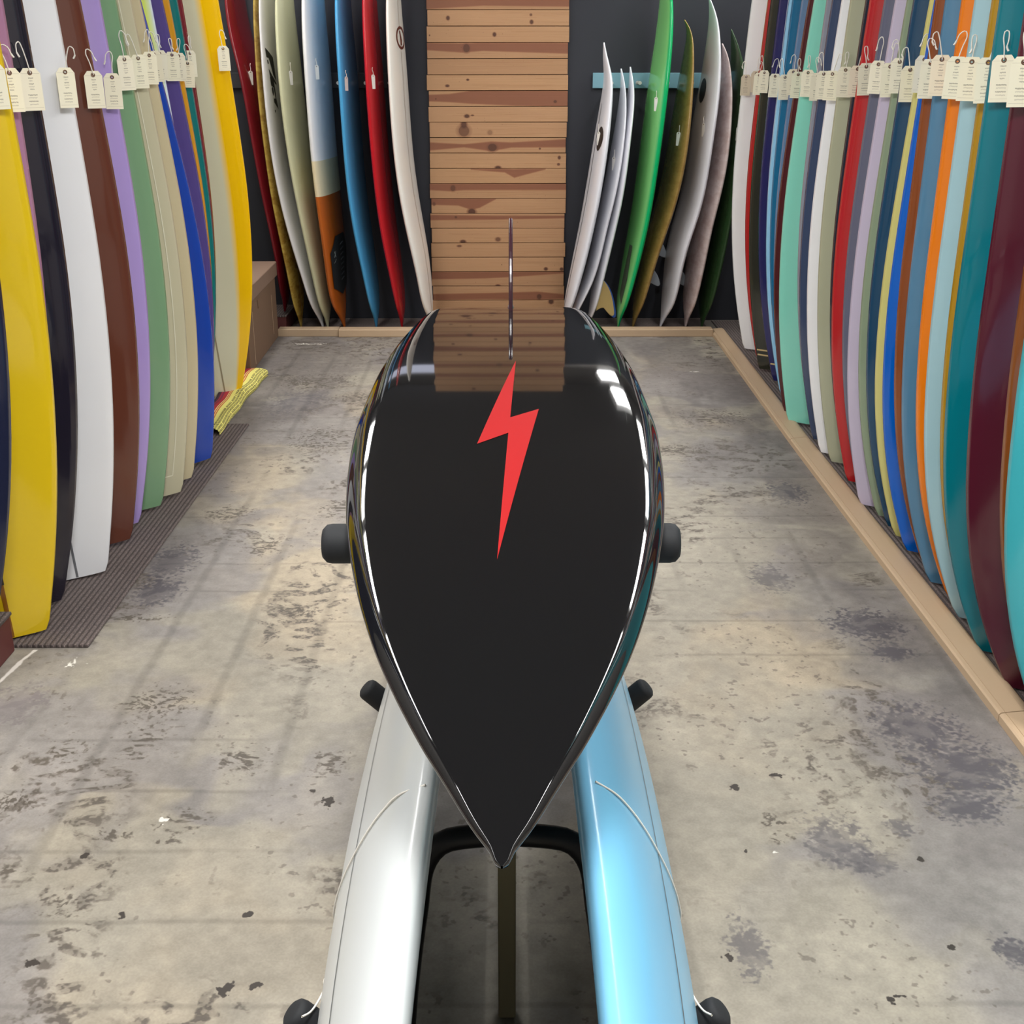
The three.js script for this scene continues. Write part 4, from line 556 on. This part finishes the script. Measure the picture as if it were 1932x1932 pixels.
{
  const map = canvasTexture(512, 256, (c) => { // v: 0 outer edge .. 1 inner edge
    const Y = (f) => 256 * (1 - f), bandf = (a, b, col) => { c.fillStyle = col; c.fillRect(0, Y(b), 512, Y(a) - Y(b) + 1); };
    bandf(0, 0.55, '#ece37e'); const r = rng(4); c.fillStyle = '#1c1a14';
    for (let i = 0; i < 43; i++) for (let j = 0; j < 4; j++) { const x = i * 12 + (j % 2) * 5 + r() * 3, y = Y(0.07 + j * 0.1); c.save(); c.translate(x, y); c.rotate((j % 2 ? 0.5 : -0.5)); if (r() > 0.08) c.fillRect(-2.4, -11, 4.6 + r() * 1.5, 20 + r() * 4); c.restore(); }
    bandf(0.55, 0.575, '#b4442a'); bandf(0.575, 0.61, '#f2c873'); bandf(0.61, 0.635, '#b23a2a'); bandf(0.635, 0.665, '#f6d996'); bandf(0.665, 0.8, '#b02a34'); bandf(0.8, 0.86, '#7c2644'); bandf(0.86, 0.9, '#a22c3c'); bandf(0.9, 0.95, '#4c2136'); bandf(0.95, 1, '#2a1a26');
  });
  const N = 44, K = 16, pos = [], uv = [], idx = [];
  for (let i = 0; i <= N; i++) {
    const f = i / N, d = 4.99 + 1.13 * f, xo = -1.246 - 0.014 * Math.sin(f * Math.PI) + 0.004 * Math.sin(f * 19), w = 0.125 + 0.02 * f, h = 0.034 + 0.002 * Math.sin(f * 23);
    for (let k = 0; k <= K; k++) { const q = k / K; let x, y; if (q < 0.25) { const a = q / 0.25 * Math.PI / 2; x = xo - 0.022 * (1 - Math.cos(a)); y = 0.006 + (h - 0.012) * Math.sin(a); } else { const e = (q - 0.25) / 0.75; x = xo - 0.022 - (w - 0.022) * e; y = h - 0.006 + 0.0025 * Math.sin(e * 7 + f * 12) - 0.004 * e; } pos.push(x, y + 0.008, -d - 0.06 * (q) + 0.0); uv.push(f * 2, q); if (i < N && k < K) { const a = i * (K + 1) + k, b = a + K + 1; idx.push(a, b, a + 1, a + 1, b, b + 1); } }
  }
  const g = new THREE.BufferGeometry(); g.setAttribute('position', new THREE.Float32BufferAttribute(pos, 3)); g.setAttribute('uv', new THREE.Float32BufferAttribute(uv, 2)); g.setIndex(idx); g.computeVertexNormals();
  const low = g.clone(), lp = low.attributes.position; for (let i = 0; i < lp.count; i++) lp.setY(i, Math.max(0.003, lp.getY(i) * 0.12)); low.computeVertexNormals();
  const m = new THREE.MeshStandardMaterial({ map, roughness: 0.9, side: THREE.DoubleSide }), t = thing('blanket', 'striped woven blanket folded on the floor below the left row', 'blanket');
  part('upper_fold', g, m, t); part('lower_fold', low, m, t);
}

scene.traverse((o) => { if (o.isMesh) shadow(o); });
renderer.render(scene, camera);
